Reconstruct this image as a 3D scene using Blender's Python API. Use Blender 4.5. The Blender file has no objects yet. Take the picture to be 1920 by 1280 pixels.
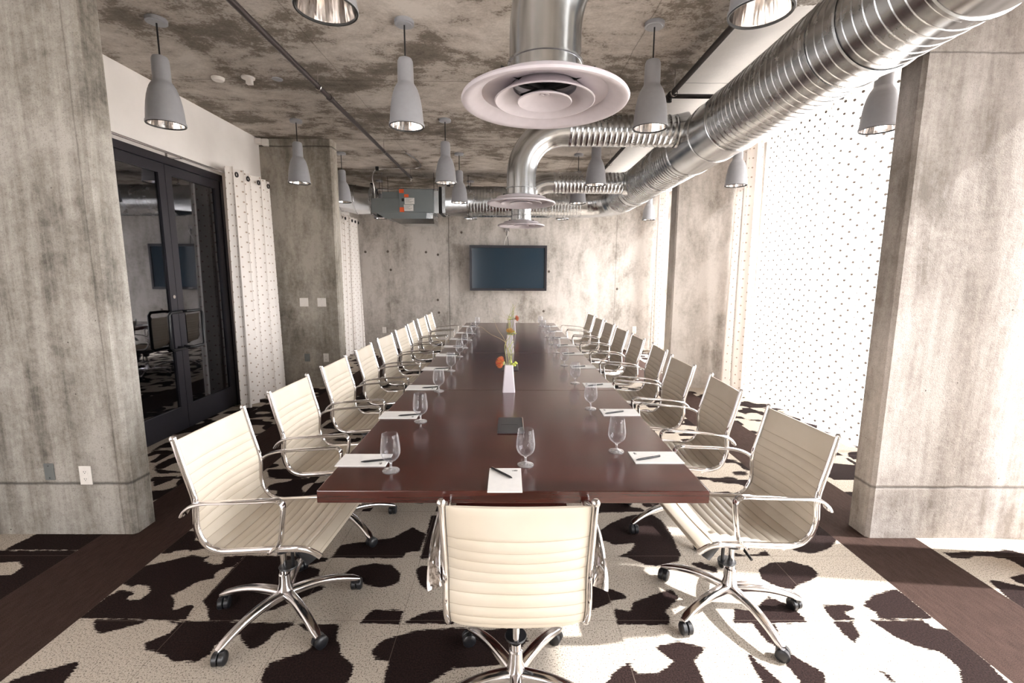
import bpy, math, random
import numpy as np
from mathutils import Vector, Matrix
PI = math.pi
S = bpy.context.scene
COL = S.collection
random.seed(7)

# ------------------------------------------------------------------ camera, world, sun, exposure
F_PX, PITCH, YAW, ROLL, CAM_H = 867.3, .1436, .0067, .0047, 1.593
cam_d = bpy.data.cameras.new('camera'); cam = bpy.data.objects.new('camera', cam_d); COL.objects.link(cam)
cam_d.sensor_fit = 'HORIZONTAL'; cam_d.sensor_width = 36.0; cam_d.lens = 36.0 * F_PX / 1920; cam_d.clip_start = .05
fw = Vector((math.sin(YAW) * math.cos(PITCH), math.cos(YAW) * math.cos(PITCH), -math.sin(PITCH)))
rt = Vector((math.cos(YAW), -math.sin(YAW), 0)); up = rt.cross(fw)
r2 = rt * math.cos(ROLL) + up * math.sin(ROLL); u2 = -rt * math.sin(ROLL) + up * math.cos(ROLL)
M = Matrix((r2, u2, -fw)).transposed().to_4x4(); M.translation = Vector((0, 0, CAM_H))
cam.matrix_world = M
S.camera = cam
CAM = Vector((0, 0, CAM_H))

world = bpy.data.worlds.new('world'); S.world = world; world.use_nodes = True
bg = world.node_tree.nodes['Background']; bg.inputs[0].default_value = (1.0, .972, .978, 1); bg.inputs[1].default_value = 6.0
sun_d = bpy.data.lights.new('sun', 'SUN'); sun_d.energy = 6.5; sun_d.angle = math.radians(1.2); sun_d.color = (1, .96, .94)
sun = bpy.data.objects.new('sun', sun_d); COL.objects.link(sun)
sun.rotation_euler = Vector((-1, .10, -.95)).to_track_quat('-Z', 'Y').to_euler(); sun.location = (8, 0, 8)
def portal_fill_window(x):  # portal for the added fill window in the near wall
    d = bpy.data.lights.new('window_portal', 'AREA'); d.shape = 'RECTANGLE'; d.size = 1.15; d.size_y = 2.6; d.cycles.is_portal = True
    o = bpy.data.objects.new('window_portal', d); COL.objects.link(o); o.location = (x, -2.6, 1.65); o.rotation_euler = (PI / 2, 0, 0)
portal_fill_window(-2.5)
def portal(x, y0, y1, z0, z1, sgn):
    d = bpy.data.lights.new('window_portal', 'AREA'); d.shape = 'RECTANGLE'; d.size = z1 - z0; d.size_y = y1 - y0
    d.cycles.is_portal = True
    o = bpy.data.objects.new('window_portal', d); COL.objects.link(o); o.location = (x, (y0 + y1) / 2, (z0 + z1) / 2)
    o.rotation_euler = (0, sgn * PI / 2, 0)
for y0, y1 in ((-2.3, 2.6), (2.85, 6.4), (6.75, 9.85)): portal(3.52, y0, y1, .05, 3.3, 1)
S.view_settings.view_transform = 'Standard'; S.view_settings.look = 'None'
S.view_settings.exposure = 1.38; S.view_settings.gamma = 1.0; S.view_settings.use_curve_mapping = False
S.cycles.max_bounces = 9; S.cycles.diffuse_bounces = 5; S.cycles.glossy_bounces = 4; S.cycles.transmission_bounces = 6
S.cycles.transparent_max_bounces = 16; S.cycles.caustics_reflective = False; S.cycles.caustics_refractive = False
S.cycles.sample_clamp_indirect = 6.0; S.cycles.use_denoising = True
try: S.cycles.denoiser = 'OPENIMAGEDENOISE'
except Exception: pass

CEIL = 3.355
BACK = 9.90
# ------------------------------------------------------------------ materials
def lin(c): return tuple(((v / 255) / 12.92 if v / 255 <= .04045 else ((v / 255 + .055) / 1.055) ** 2.4) for v in c) + (1,)
class NT:
    def __init__(s, name):
        s.m = bpy.data.materials.new(name); s.m.use_nodes = True; s.t = s.m.node_tree; s.n = s.t.nodes; s.l = s.t.links
        s.b = s.n['Principled BSDF']; s.out = s.n['Material Output']
    def node(s, typ, **kw):
        n = s.n.new(typ)
        for k, v in kw.items():
            if k.startswith('i_'):
                key = k[2:]; key = int(key) if key.isdigit() else key
                s.set(n.inputs[key], v)
            else: setattr(n, k, v)
        return n
    def set(s, inp, v):
        if isinstance(v, bpy.types.NodeSocket): s.l.new(v, inp)
        else: inp.default_value = v
    def math(s, op, a, b=0.0, c=None, clamp=False):
        n = s.n.new('ShaderNodeMath'); n.operation = op; n.use_clamp = clamp; s.set(n.inputs[0], a); s.set(n.inputs[1], b)
        if c is not None: s.set(n.inputs[2], c)
        return n.outputs[0]
    def mix(s, f, a, b, bt='MIX'):
        n = s.n.new('ShaderNodeMix'); n.data_type = 'RGBA'; n.blend_type = bt; s.set(n.inputs[0], f); s.set(n.inputs[6], a); s.set(n.inputs[7], b)
        return n.outputs[2]
    def ramp(s, f, stops):
        n = s.n.new('ShaderNodeValToRGB'); s.set(n.inputs[0], f); e = n.color_ramp.elements
        while len(e) < len(stops): e.new(.5)
        for k, (p, c) in enumerate(stops): e[k].position = p; e[k].color = c if len(c) == 4 else (*c, 1)
        return n.outputs[0]
    def noise(s, vec, scale, detail=4, rough=.55, dist=0.0):
        n = s.n.new('ShaderNodeTexNoise'); s.l.new(vec, n.inputs['Vector']); n.inputs['Scale'].default_value = scale
        n.inputs['Detail'].default_value = detail; n.inputs['Roughness'].default_value = rough; n.inputs['Distortion'].default_value = dist
        return n.outputs['Fac']
    def coords(s, scale=(1, 1, 1), which='Object'):
        tc = s.n.new('ShaderNodeTexCoord'); mp = s.n.new('ShaderNodeMapping'); s.l.new(tc.outputs[which], mp.inputs[0]); mp.inputs['Scale'].default_value = scale
        return mp.outputs[0]
    def bump(s, h, strength=.3, dist=.01):
        n = s.n.new('ShaderNodeBump'); s.set(n.inputs['Height'], h); n.inputs['Strength'].default_value = strength; n.inputs['Distance'].default_value = dist
        s.l.new(n.outputs[0], s.b.inputs['Normal'])
def simple(name, rgb, rough=.5, metal=0.0, spec=.5, coat=0.0, var=0.0, vscale=30):
    t = NT(name)
    t.b.inputs['Roughness'].default_value = rough; t.b.inputs['Metallic'].default_value = metal; t.b.inputs['Specular IOR Level'].default_value = spec
    t.b.inputs['Coat Weight'].default_value = coat
    c = lin(rgb)
    nz = t.noise(t.coords(), vscale, 3)
    k = max(var, .03)
    t.l.new(t.ramp(nz, [(.3, tuple(v * (1 - k) for v in c[:3])), (.7, tuple(min(1, v * (1 + k)) for v in c[:3]))]), t.b.inputs['Base Color'])
    return t.m
def concrete(name, dark, mid, light, streak=(1.2, 1.2, .25), lines=(), amt=1.0, rough=.75, white=None):
    t = NT(name); v = t.coords(); vs = t.coords(streak)
    big = t.noise(v, 1.1, 8, .66, .3); st = t.noise(vs, 2.4, 9, .7, .25); fine = t.noise(v, 22, 6, .75); grit = t.noise(v, 160, 3, .6)
    f = t.math('ADD', t.math('MULTIPLY', big, .45), t.math('MULTIPLY', st, .55))
    f = t.math('ADD', f, t.math('MULTIPLY', t.math('SUBTRACT', fine, .5), .22))
    col = t.ramp(f, [(.385, lin(dark)), (.475, lin(mid)), (.57, lin(light))])
    col = t.mix(t.math('MULTIPLY', t.math('SUBTRACT', .47, grit, clamp=True), 2.2 * amt), col, lin(tuple(x * .55 for x in dark)))
    # dark pitted pores
    vo = t.node('ShaderNodeTexVoronoi'); t.l.new(v, vo.inputs['Vector']); vo.inputs['Scale'].default_value = 9
    pore = t.math('LESS_THAN', vo.outputs['Distance'], .045)
    pore = t.math('MULTIPLY', pore, t.math('GREATER_THAN', fine, .52))
    col = t.mix(t.math('MULTIPLY', pore, .75), col, lin((60, 52, 45)))
    sep = t.node('ShaderNodeSeparateXYZ'); t.l.new(t.coords(), sep.inputs[0])
    wob = t.math('MULTIPLY', t.math('SUBTRACT', t.noise(v, 6, 3), .5), .02)
    lm = None
    for ax, val, w, k in lines:
        d = t.math('ABSOLUTE', t.math('SUBTRACT', t.math('ADD', sep.outputs[ax], wob), val))
        g = t.math('MULTIPLY', t.math('SUBTRACT', 1, t.math('DIVIDE', d, w), clamp=True), k)
        lm = g if lm is None else t.math('MAXIMUM', lm, g)
    if white:
        xs, ys, wc = white
        a = t.math('GREATER_THAN', sep.outputs[0], t.math('ADD', xs, t.math('MULTIPLY', wob, 3)))
        b = t.math('GREATER_THAN', sep.outputs[1], t.math('ADD', ys, t.math('MULTIPLY', t.math('SUBTRACT', t.noise(v, 3.5, 5), .5), 1.6)))
        col = t.mix(t.math('MULTIPLY', t.math('MULTIPLY', a, b), .9), col, lin(wc))
    if lm is not None: col = t.mix(lm, col, lin(tuple(x * .5 for x in dark)))
    t.l.new(col, t.b.inputs['Base Color']); t.b.inputs['Roughness'].default_value = rough; t.b.inputs['Specular IOR Level'].default_value = .3
    h = t.math('ADD', t.math('MULTIPLY', fine, .5), t.math('MULTIPLY', grit, .3))
    if lm is not None: h = t.math('SUBTRACT', h, t.math('MULTIPLY', lm, 1.2))
    t.bump(h, .35, .012)
    return t.m

MAT = {}
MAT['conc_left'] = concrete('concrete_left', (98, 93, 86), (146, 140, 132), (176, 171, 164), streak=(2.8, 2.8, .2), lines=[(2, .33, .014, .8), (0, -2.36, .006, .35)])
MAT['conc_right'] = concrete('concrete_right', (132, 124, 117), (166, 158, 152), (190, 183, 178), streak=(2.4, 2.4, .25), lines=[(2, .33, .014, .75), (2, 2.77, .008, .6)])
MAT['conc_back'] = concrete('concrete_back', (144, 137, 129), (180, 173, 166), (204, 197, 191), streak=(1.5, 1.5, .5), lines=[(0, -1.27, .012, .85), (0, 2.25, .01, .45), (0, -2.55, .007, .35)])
MAT['conc_mid'] = concrete('concrete_mid', (110, 103, 93), (148, 141, 131), (180, 173, 163), streak=(1.6, 1.6, .4), lines=[(2, 3.26, .015, .8)])
def ceiling_mat():
    t = NT('concrete_ceiling'); v = t.coords(); vs = t.coords((.8, 1.1, 1))
    a = t.noise(vs, 1.15, 10, .68, .3); b = t.noise(vs, 4.5, 9, .74, .2); g = t.noise(v, 60, 4, .7)
    f = t.math('ADD', t.math('MULTIPLY', a, .66), t.math('MULTIPLY', b, .34))
    f = t.math('ADD', f, t.math('MULTIPLY', t.math('SUBTRACT', g, .5), .16))
    col = t.ramp(f, [(.37, lin((96, 88, 79))), (.465, lin((130, 121, 111))), (.495, lin((174, 165, 156))), (.60, lin((208, 200, 192)))])
    sep = t.node('ShaderNodeSeparateXYZ'); t.l.new(v, sep.inputs[0])
    wob = t.math('MULTIPLY', t.math('SUBTRACT', t.noise(v, 5, 3), .5), .03)
    lm = None
    for ax, val, w, k in ((1, 4.57, .012, .55), (1, 6.45, .03, .4), (0, -1.52, .006, .5), (0, .98, .006, .6), (1, 2.75, .01, .4), (1, 8.3, .012, .45)):
        d = t.math('ABSOLUTE', t.math('SUBTRACT', t.math('ADD', sep.outputs[ax], wob), val))
        q = t.math('MULTIPLY', t.math('SUBTRACT', 1, t.math('DIVIDE', d, w), clamp=True), k); lm = q if lm is None else t.math('MAXIMUM', lm, q)
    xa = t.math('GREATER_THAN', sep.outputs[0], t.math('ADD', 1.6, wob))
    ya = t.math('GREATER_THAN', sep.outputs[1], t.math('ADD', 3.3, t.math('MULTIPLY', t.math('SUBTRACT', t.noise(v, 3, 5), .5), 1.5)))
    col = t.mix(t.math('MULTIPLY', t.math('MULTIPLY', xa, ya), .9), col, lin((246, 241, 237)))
    col = t.mix(lm, col, lin((70, 62, 54)))
    t.l.new(col, t.b.inputs['Base Color']); t.b.inputs['Roughness'].default_value = .8; t.b.inputs['Specular IOR Level'].default_value = .25
    t.bump(t.math('ADD', t.math('MULTIPLY', b, .8), t.math('MULTIPLY', g, .3)), .4, .015)
    return t.m
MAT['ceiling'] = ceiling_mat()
MAT['plaster'] = simple('white_plaster', (246, 241, 238), .7, var=.02, vscale=4)
def metal(name, rgb, rough, bumps=0.0, var=.15, vs=6, stretch=(1, 1, 1)):
    t = NT(name); t.b.inputs['Metallic'].default_value = 1.0
    v = t.coords(stretch); n1 = t.noise(v, vs, 5, .65, .4); c = lin(rgb)[:3]
    t.l.new(t.ramp(n1, [(.3, tuple(x * (1 - var) for x in c)), (.7, tuple(min(1, x * (1 + var)) for x in c))]), t.b.inputs['Base Color'])
    r = t.math('ADD', rough, t.math('MULTIPLY', t.math('SUBTRACT', n1, .5), rough * .9)); t.l.new(r, t.b.inputs['Roughness'])
    if bumps: t.bump(t.noise(v, vs * 3, 3), bumps, .004)
    return t.m
MAT['chrome'] = metal('chrome', (225, 222, 222), .07, var=.02)
MAT['alu'] = metal('polished_aluminium', (222, 219, 220), .16, var=.04)
MAT['galv'] = metal('galvanised_steel', (196, 198, 200), .26, .15, .16, 5)
MAT['galv_smooth'] = metal('galvanised_sheet', (200, 202, 204), .22, .06, .10, 3)
MAT['box_grey'] = simple('grey_enamel_sheet', (128, 134, 136), .4, metal=.35, var=.05, vscale=3)
MAT['pend'] = simple('satin_grey_enamel', (158, 159, 164), .42, var=.02)
MAT['diffuser'] = simple('satin_offwhite_enamel', (205, 198, 204), .38, var=.02)
MAT['cord'] = simple('black_cord', (25, 24, 24), .5)
MAT['black'] = simple('black_plastic', (24, 24, 27), .38)
MAT['pipe_dark'] = simple('dark_painted_pipe', (74, 66, 66), .4, metal=.4)
MAT['pipe_black'] = simple('black_iron_pipe', (38, 32, 32), .45)
MAT['white_plastic'] = simple('white_plastic', (235, 230, 225), .35)
MAT['grey_plate'] = simple('grey_metal_plate', (120, 124, 124), .45, metal=.4)
MAT['paper'] = simple('white_paper', (240, 238, 236), .6, var=.01)
MAT['ink'] = simple('dark_ink', (40, 40, 44), .6)
MAT['orange'] = simple('orange_sticker', (240, 100, 48), .5)
MAT['door_metal'] = simple('charcoal_door_frame', (46, 44, 50), .35, metal=.3)
MAT['pit'] = simple('tie_hole_grey', (95, 86, 78), .9)
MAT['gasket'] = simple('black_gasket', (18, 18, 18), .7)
MAT['soil'] = simple('pale_ground', (190, 186, 180), .8, var=.08, vscale=3)
MAT['sling_seam'] = simple('sling_trim', (196, 180, 154), .5)

def sling_mat():
    t = NT('cream_ribbed_leather'); v = t.coords()
    n1 = t.noise(v, 5, 3); n2 = t.noise(v, 240, 3)
    t.l.new(t.ramp(n1, [(.3, lin((207, 196, 179))), (.7, lin((215, 205, 190)))]), t.b.inputs['Base Color'])
    cn_ = t.b.inputs['Base Color'].links[0].from_socket; sp = t.node('ShaderNodeSeparateXYZ'); t.l.new(t.coords(which='UV'), sp.inputs[0])
    k = t.math('FRACT', t.math('DIVIDE', t.math('SUBTRACT', sp.outputs[1], .120), .0415)); e = t.math('SUBTRACT', .5, t.math('ABSOLUTE', t.math('SUBTRACT', k, .5)))
    on = t.math('MULTIPLY', t.math('LESS_THAN', e, .035), t.math('GREATER_THAN', sp.outputs[1], .115))
    t.l.new(t.mix(t.math('MULTIPLY', on, .5), cn_, lin((150, 132, 106))), t.b.inputs['Base Color'])
    t.b.inputs['Roughness'].default_value = .42; t.b.inputs['Specular IOR Level'].default_value = .4
    t.bump(n2, .12, .001); return t.m
MAT['sling'] = sling_mat()
def wood_mat():
    t = NT('dark_mahogany'); v = t.coords((.35, 5.5, 5.5)); v2 = t.coords((1.1, 30, 30))
    a = t.noise(v, 2.4, 6, .6, .5); b = t.noise(v2, 4, 5, .7)
    f = t.math('ADD', t.math('MULTIPLY', a, .65), t.math('MULTIPLY', b, .35))
    t.l.new(t.ramp(f, [(.33, lin((42, 17, 14))), (.5, lin((68, 29, 23))), (.68, lin((92, 43, 34)))]), t.b.inputs['Base Color'])
    t.l.new(t.math('ADD', .17, t.math('MULTIPLY', b, .10)), t.b.inputs['Roughness']); t.b.inputs['Specular IOR Level'].default_value = .55
    t.b.inputs['Coat Weight'].default_value = .35; t.b.inputs['Coat Roughness'].default_value = .16
    return t.m
MAT['wood'] = wood_mat()
def glass_mat(name, tint=(1, 1, 1, 1), edge=.35, base=.03, gcol=(1, 1, 1, 1), rough=.02):
    t = NT(name); t.n.remove(t.b)
    tr = t.node('ShaderNodeBsdfTransparent'); tr.inputs[0].default_value = tint
    gl = t.node('ShaderNodeBsdfGlossy'); gl.inputs['Color'].default_value = gcol; gl.inputs['Roughness'].default_value = rough
    lw = t.node('ShaderNodeLayerWeight'); lw.inputs['Blend'].default_value = edge
    f = t.math('ADD', base, t.math('MULTIPLY', lw.outputs['Fresnel' if edge < .2 else 'Facing'], 1 - base), clamp=True)
    mx = t.node('ShaderNodeMixShader'); t.l.new(f, mx.inputs[0]); t.l.new(tr.outputs[0], mx.inputs[1]); t.l.new(gl.outputs[0], mx.inputs[2])
    t.l.new(mx.outputs[0], t.out.inputs[0]); return t.m
MAT['window_glass'] = glass_mat('window_glass', (.97, .98, .98, 1), .12, .03)
MAT['door_glass'] = glass_mat('door_glass', (.35, .35, .37, 1), .15, .20, (.82, .84, .90, 1))
def goblet_mat(name, base, pw):
    t = NT(name); t.n.remove(t.b)
    tr = t.node('ShaderNodeBsdfTransparent'); tr.inputs[0].default_value = (.93, .93, .94, 1)
    gl = t.node('ShaderNodeBsdfGlossy'); gl.inputs['Roughness'].default_value = .03
    df = t.node('ShaderNodeBsdfDiffuse'); df.inputs[0].default_value = (.95, .93, .95, 1)
    lw = t.node('ShaderNodeLayerWeight'); lw.inputs['Blend'].default_value = .4
    p = t.math('POWER', lw.outputs['Facing'], pw)
    m1 = t.node('ShaderNodeMixShader'); m1.inputs[0].default_value = .3; t.l.new(gl.outputs[0], m1.inputs[1]); t.l.new(df.outputs[0], m1.inputs[2])
    m2 = t.node('ShaderNodeMixShader'); t.l.new(t.math('ADD', base, t.math('MULTIPLY', p, .85), clamp=True), m2.inputs[0])
    t.l.new(tr.outputs[0], m2.inputs[1]); t.l.new(m1.outputs[0], m2.inputs[2]); t.l.new(m2.outputs[0], t.out.inputs[0]); return t.m
MAT['goblet'] = goblet_mat('clear_glass_bowl', .03, 2.7); MAT['goblet_foot'] = goblet_mat('clear_glass_stem', .26, 1.6)
def curtain_mat(name, transp, trans, dotcol, base=(246, 240, 235), thr=.0065):
    t = NT(name); t.n.remove(t.b)
    uv = t.node('ShaderNodeTexCoord').outputs['UV']; sp = t.node('ShaderNodeSeparateXYZ'); t.l.new(uv, sp.inputs[0])
    def dots(ou, ov):
        fu = t.math('SUBTRACT', t.math('FRACT', t.math('ADD', t.math('DIVIDE', sp.outputs[0], .115), ou)), .5)
        fv = t.math('SUBTRACT', t.math('FRACT', t.math('ADD', t.math('DIVIDE', sp.outputs[1], .115), ov)), .5)
        d = t.math('ADD', t.math('POWER', t.math('ABSOLUTE', fu), 2), t.math('POWER', t.math('ABSOLUTE', fv), 2)); return t.math('LESS_THAN', d, thr)
    dm = t.math('MAXIMUM', dots(0, 0), dots(.5, .5))
    col = t.mix(dm, lin(base), lin(dotcol))
    df = t.node('ShaderNodeBsdfDiffuse'); tl = t.node('ShaderNodeBsdfTranslucent'); tp = t.node('ShaderNodeBsdfTransparent')
    t.l.new(col, df.inputs[0]); t.l.new(col, tl.inputs[0])
    m1 = t.node('ShaderNodeMixShader'); m1.inputs[0].default_value = trans; t.l.new(df.outputs[0], m1.inputs[1]); t.l.new(tl.outputs[0], m1.inputs[2])
    m2 = t.node('ShaderNodeMixShader'); t.l.new(t.math('SUBTRACT', transp, t.math('MULTIPLY', dm, transp)), m2.inputs[0])
    t.l.new(m1.outputs[0], m2.inputs[1]); t.l.new(tp.outputs[0], m2.inputs[2]); t.l.new(m2.outputs[0], t.out.inputs[0]); return t.m
MAT['sheer'] = curtain_mat('sheer_dotted_curtain', .22, .55, (74, 66, 60), (240, 236, 232), .011)
MAT['curtain'] = curtain_mat('lined_dotted_curtain', .0, .10, (188, 170, 156))

# ------------------------------------------------------------------ mesh helpers
class MB:
    def __init__(s): s.v = []; s.f = []; s.uv = None
    def box(s, x0, x1, y0, y1, z0, z1):
        b = len(s.v); s.v += [(x0, y0, z0), (x1, y0, z0), (x1, y1, z0), (x0, y1, z0), (x0, y0, z1), (x1, y0, z1), (x1, y1, z1), (x0, y1, z1)]
        s.f += [tuple(b + i for i in q) for q in ((0, 3, 2, 1), (4, 5, 6, 7), (0, 1, 5, 4), (1, 2, 6, 5), (2, 3, 7, 6), (3, 0, 4, 7))]; return s
    def cbox(s, c, d): return s.box(c[0] - d[0] / 2, c[0] + d[0] / 2, c[1] - d[1] / 2, c[1] + d[1] / 2, c[2] - d[2] / 2, c[2] + d[2] / 2)
    def prism(s, poly, z0, z1):
        b = len(s.v); n = len(poly); s.v += [(x, y, z0) for x, y in poly] + [(x, y, z1) for x, y in poly]
        s.f += [tuple(b + i for i in reversed(range(n))), tuple(b + n + i for i in range(n))] + [(b + i, b + (i + 1) % n, b + n + (i + 1) % n, b + n + i) for i in range(n)]; return s
    def rings(s, rings, cap0=True, cap1=True, closed=False):
        b = len(s.v); n = len(rings[0])
        for r in rings: s.v += [tuple(p) for p in r]
        m = len(rings)
        for i in range(m - (0 if closed else 1)):
            a, c = b + i * n, b + ((i + 1) % m) * n
            for j in range(n): k = (j + 1) % n; s.f.append((a + j, a + k, c + k, c + j))
        if not closed:
            if cap0: s.f.append(tuple(b + j for j in reversed(range(n))))
            if cap1: s.f.append(tuple(b + (m - 1) * n + j for j in range(n)))
        return s
    def lathe(s, prof, n=32, c=(0, 0, 0), cap0=False, cap1=False):
        return s.rings([[(c[0] + r * math.cos(2 * PI * j / n), c[1] + r * math.sin(2 * PI * j / n), c[2] + z) for j in range(n)] for r, z in prof], cap0, cap1)
    def cyl(s, a, b_, r, n=16, r1=None): return s.tube([a, b_], [r, r if r1 is None else r1], n)
    def tube(s, path, rad, n=12, flat=None, lat=None, caps=True):
        """sweep; rad scalar/list; flat=(half lateral, half normal) ellipse with lateral direction lat."""
        P = [Vector(p) for p in path]; R = rad if isinstance(rad, (list, tuple)) else [rad] * len(P); rr = []
        T = []
        for i in range(len(P)):
            a = P[max(0, i - 1)]; c = P[min(len(P) - 1, i + 1)]; T.append((c - a).normalized())
        up_ = Vector(lat) if lat is not None else (Vector((0, 0, 1)) if abs(T[0].z) < .9 else Vector((1, 0, 0)))
        N = (up_ - T[0] * up_.dot(T[0])).normalized()
        for i, p in enumerate(P):
            if lat is not None: N = (up_ - T[i] * up_.dot(T[i])).normalized()
            else: N = (N - T[i] * N.dot(T[i])).normalized()
            B = T[i].cross(N); w, h = (flat if flat else (1, 1))
            rr.append([p + (N * math.cos(2 * PI * j / n) * w + B * math.sin(2 * PI * j / n) * h) * R[i] for j in range(n)])
        return s.rings(rr, caps, caps)
    def build(s, name, mat, parent=None, smooth=True, kind=None, loc=None):
        me = bpy.data.meshes.new(name); me.from_pydata([tuple(v) for v in s.v], [], s.f); me.update()
        if s.uv is not None:
            l = me.uv_layers.new(name='UVMap'); a = np.array(s.uv, dtype=np.float32); idx = np.empty(len(me.loops), dtype=np.int32)
            me.loops.foreach_get('vertex_index', idx); l.data.foreach_set('uv', a[idx].ravel())
        if isinstance(mat, str): mat = MAT[mat]
        me.materials.append(mat)
        if smooth:
            me.polygons.foreach_set('use_smooth', [True] * len(me.polygons))
            try: me.set_sharp_from_angle(angle=math.radians(38))
            except Exception: pass
        o = bpy.data.objects.new(name, me); COL.objects.link(o)
        if parent is not None: o.parent = parent
        if loc is not None: o.location = loc
        if kind: o['kind'] = kind
        return o
def empty(name, label, cat, loc=(0, 0, 0), rz=0.0, group=None):
    o = bpy.data.objects.new(name, None); COL.objects.link(o); o.location = loc; o.rotation_euler = (0, 0, rz); o.empty_display_size = .1
    o['label'] = label; o['category'] = cat
    if group: o['group'] = group
    return o
def tag(o, label, cat, group=None, kind=None):
    o['label'] = label; o['category'] = cat
    if group: o['group'] = group
    if kind: o['kind'] = kind
    return o
def dup(root, loc, rz=0.0, label=None, group=None):
    r = root.copy(); COL.objects.link(r); r.location = loc; r.rotation_euler = (0, 0, rz)
    if label: r['label'] = label
    if group: r['group'] = group
    for ch in list(root.children):
        c = ch.copy(); COL.objects.link(c); c.parent = r
        for g in list(ch.children):
            d = g.copy(); COL.objects.link(d); d.parent = c
    return r
def catmull(pts, sub=6):
    out = []; P = [Vector(p) for p in pts]
    for i in range(len(P) - 1):
        p0, p1, p2, p3 = P[max(0, i - 1)], P[i], P[i + 1], P[min(len(P) - 1, i + 2)]
        for k in range(sub):
            t = k / sub; out.append(.5 * ((2 * p1) + (p2 - p0) * t + (2 * p0 - 5 * p1 + 4 * p2 - p3) * t * t + (3 * p1 - p0 - 3 * p2 + p3) * t ** 3))
    out.append(P[-1]); return out
def bevel(o, w, seg=2):
    m = o.modifiers.new('edge', 'BEVEL'); m.width = w; m.segments = seg; m.limit_method = 'ANGLE'; m.angle_limit = math.radians(40); return o
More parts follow.
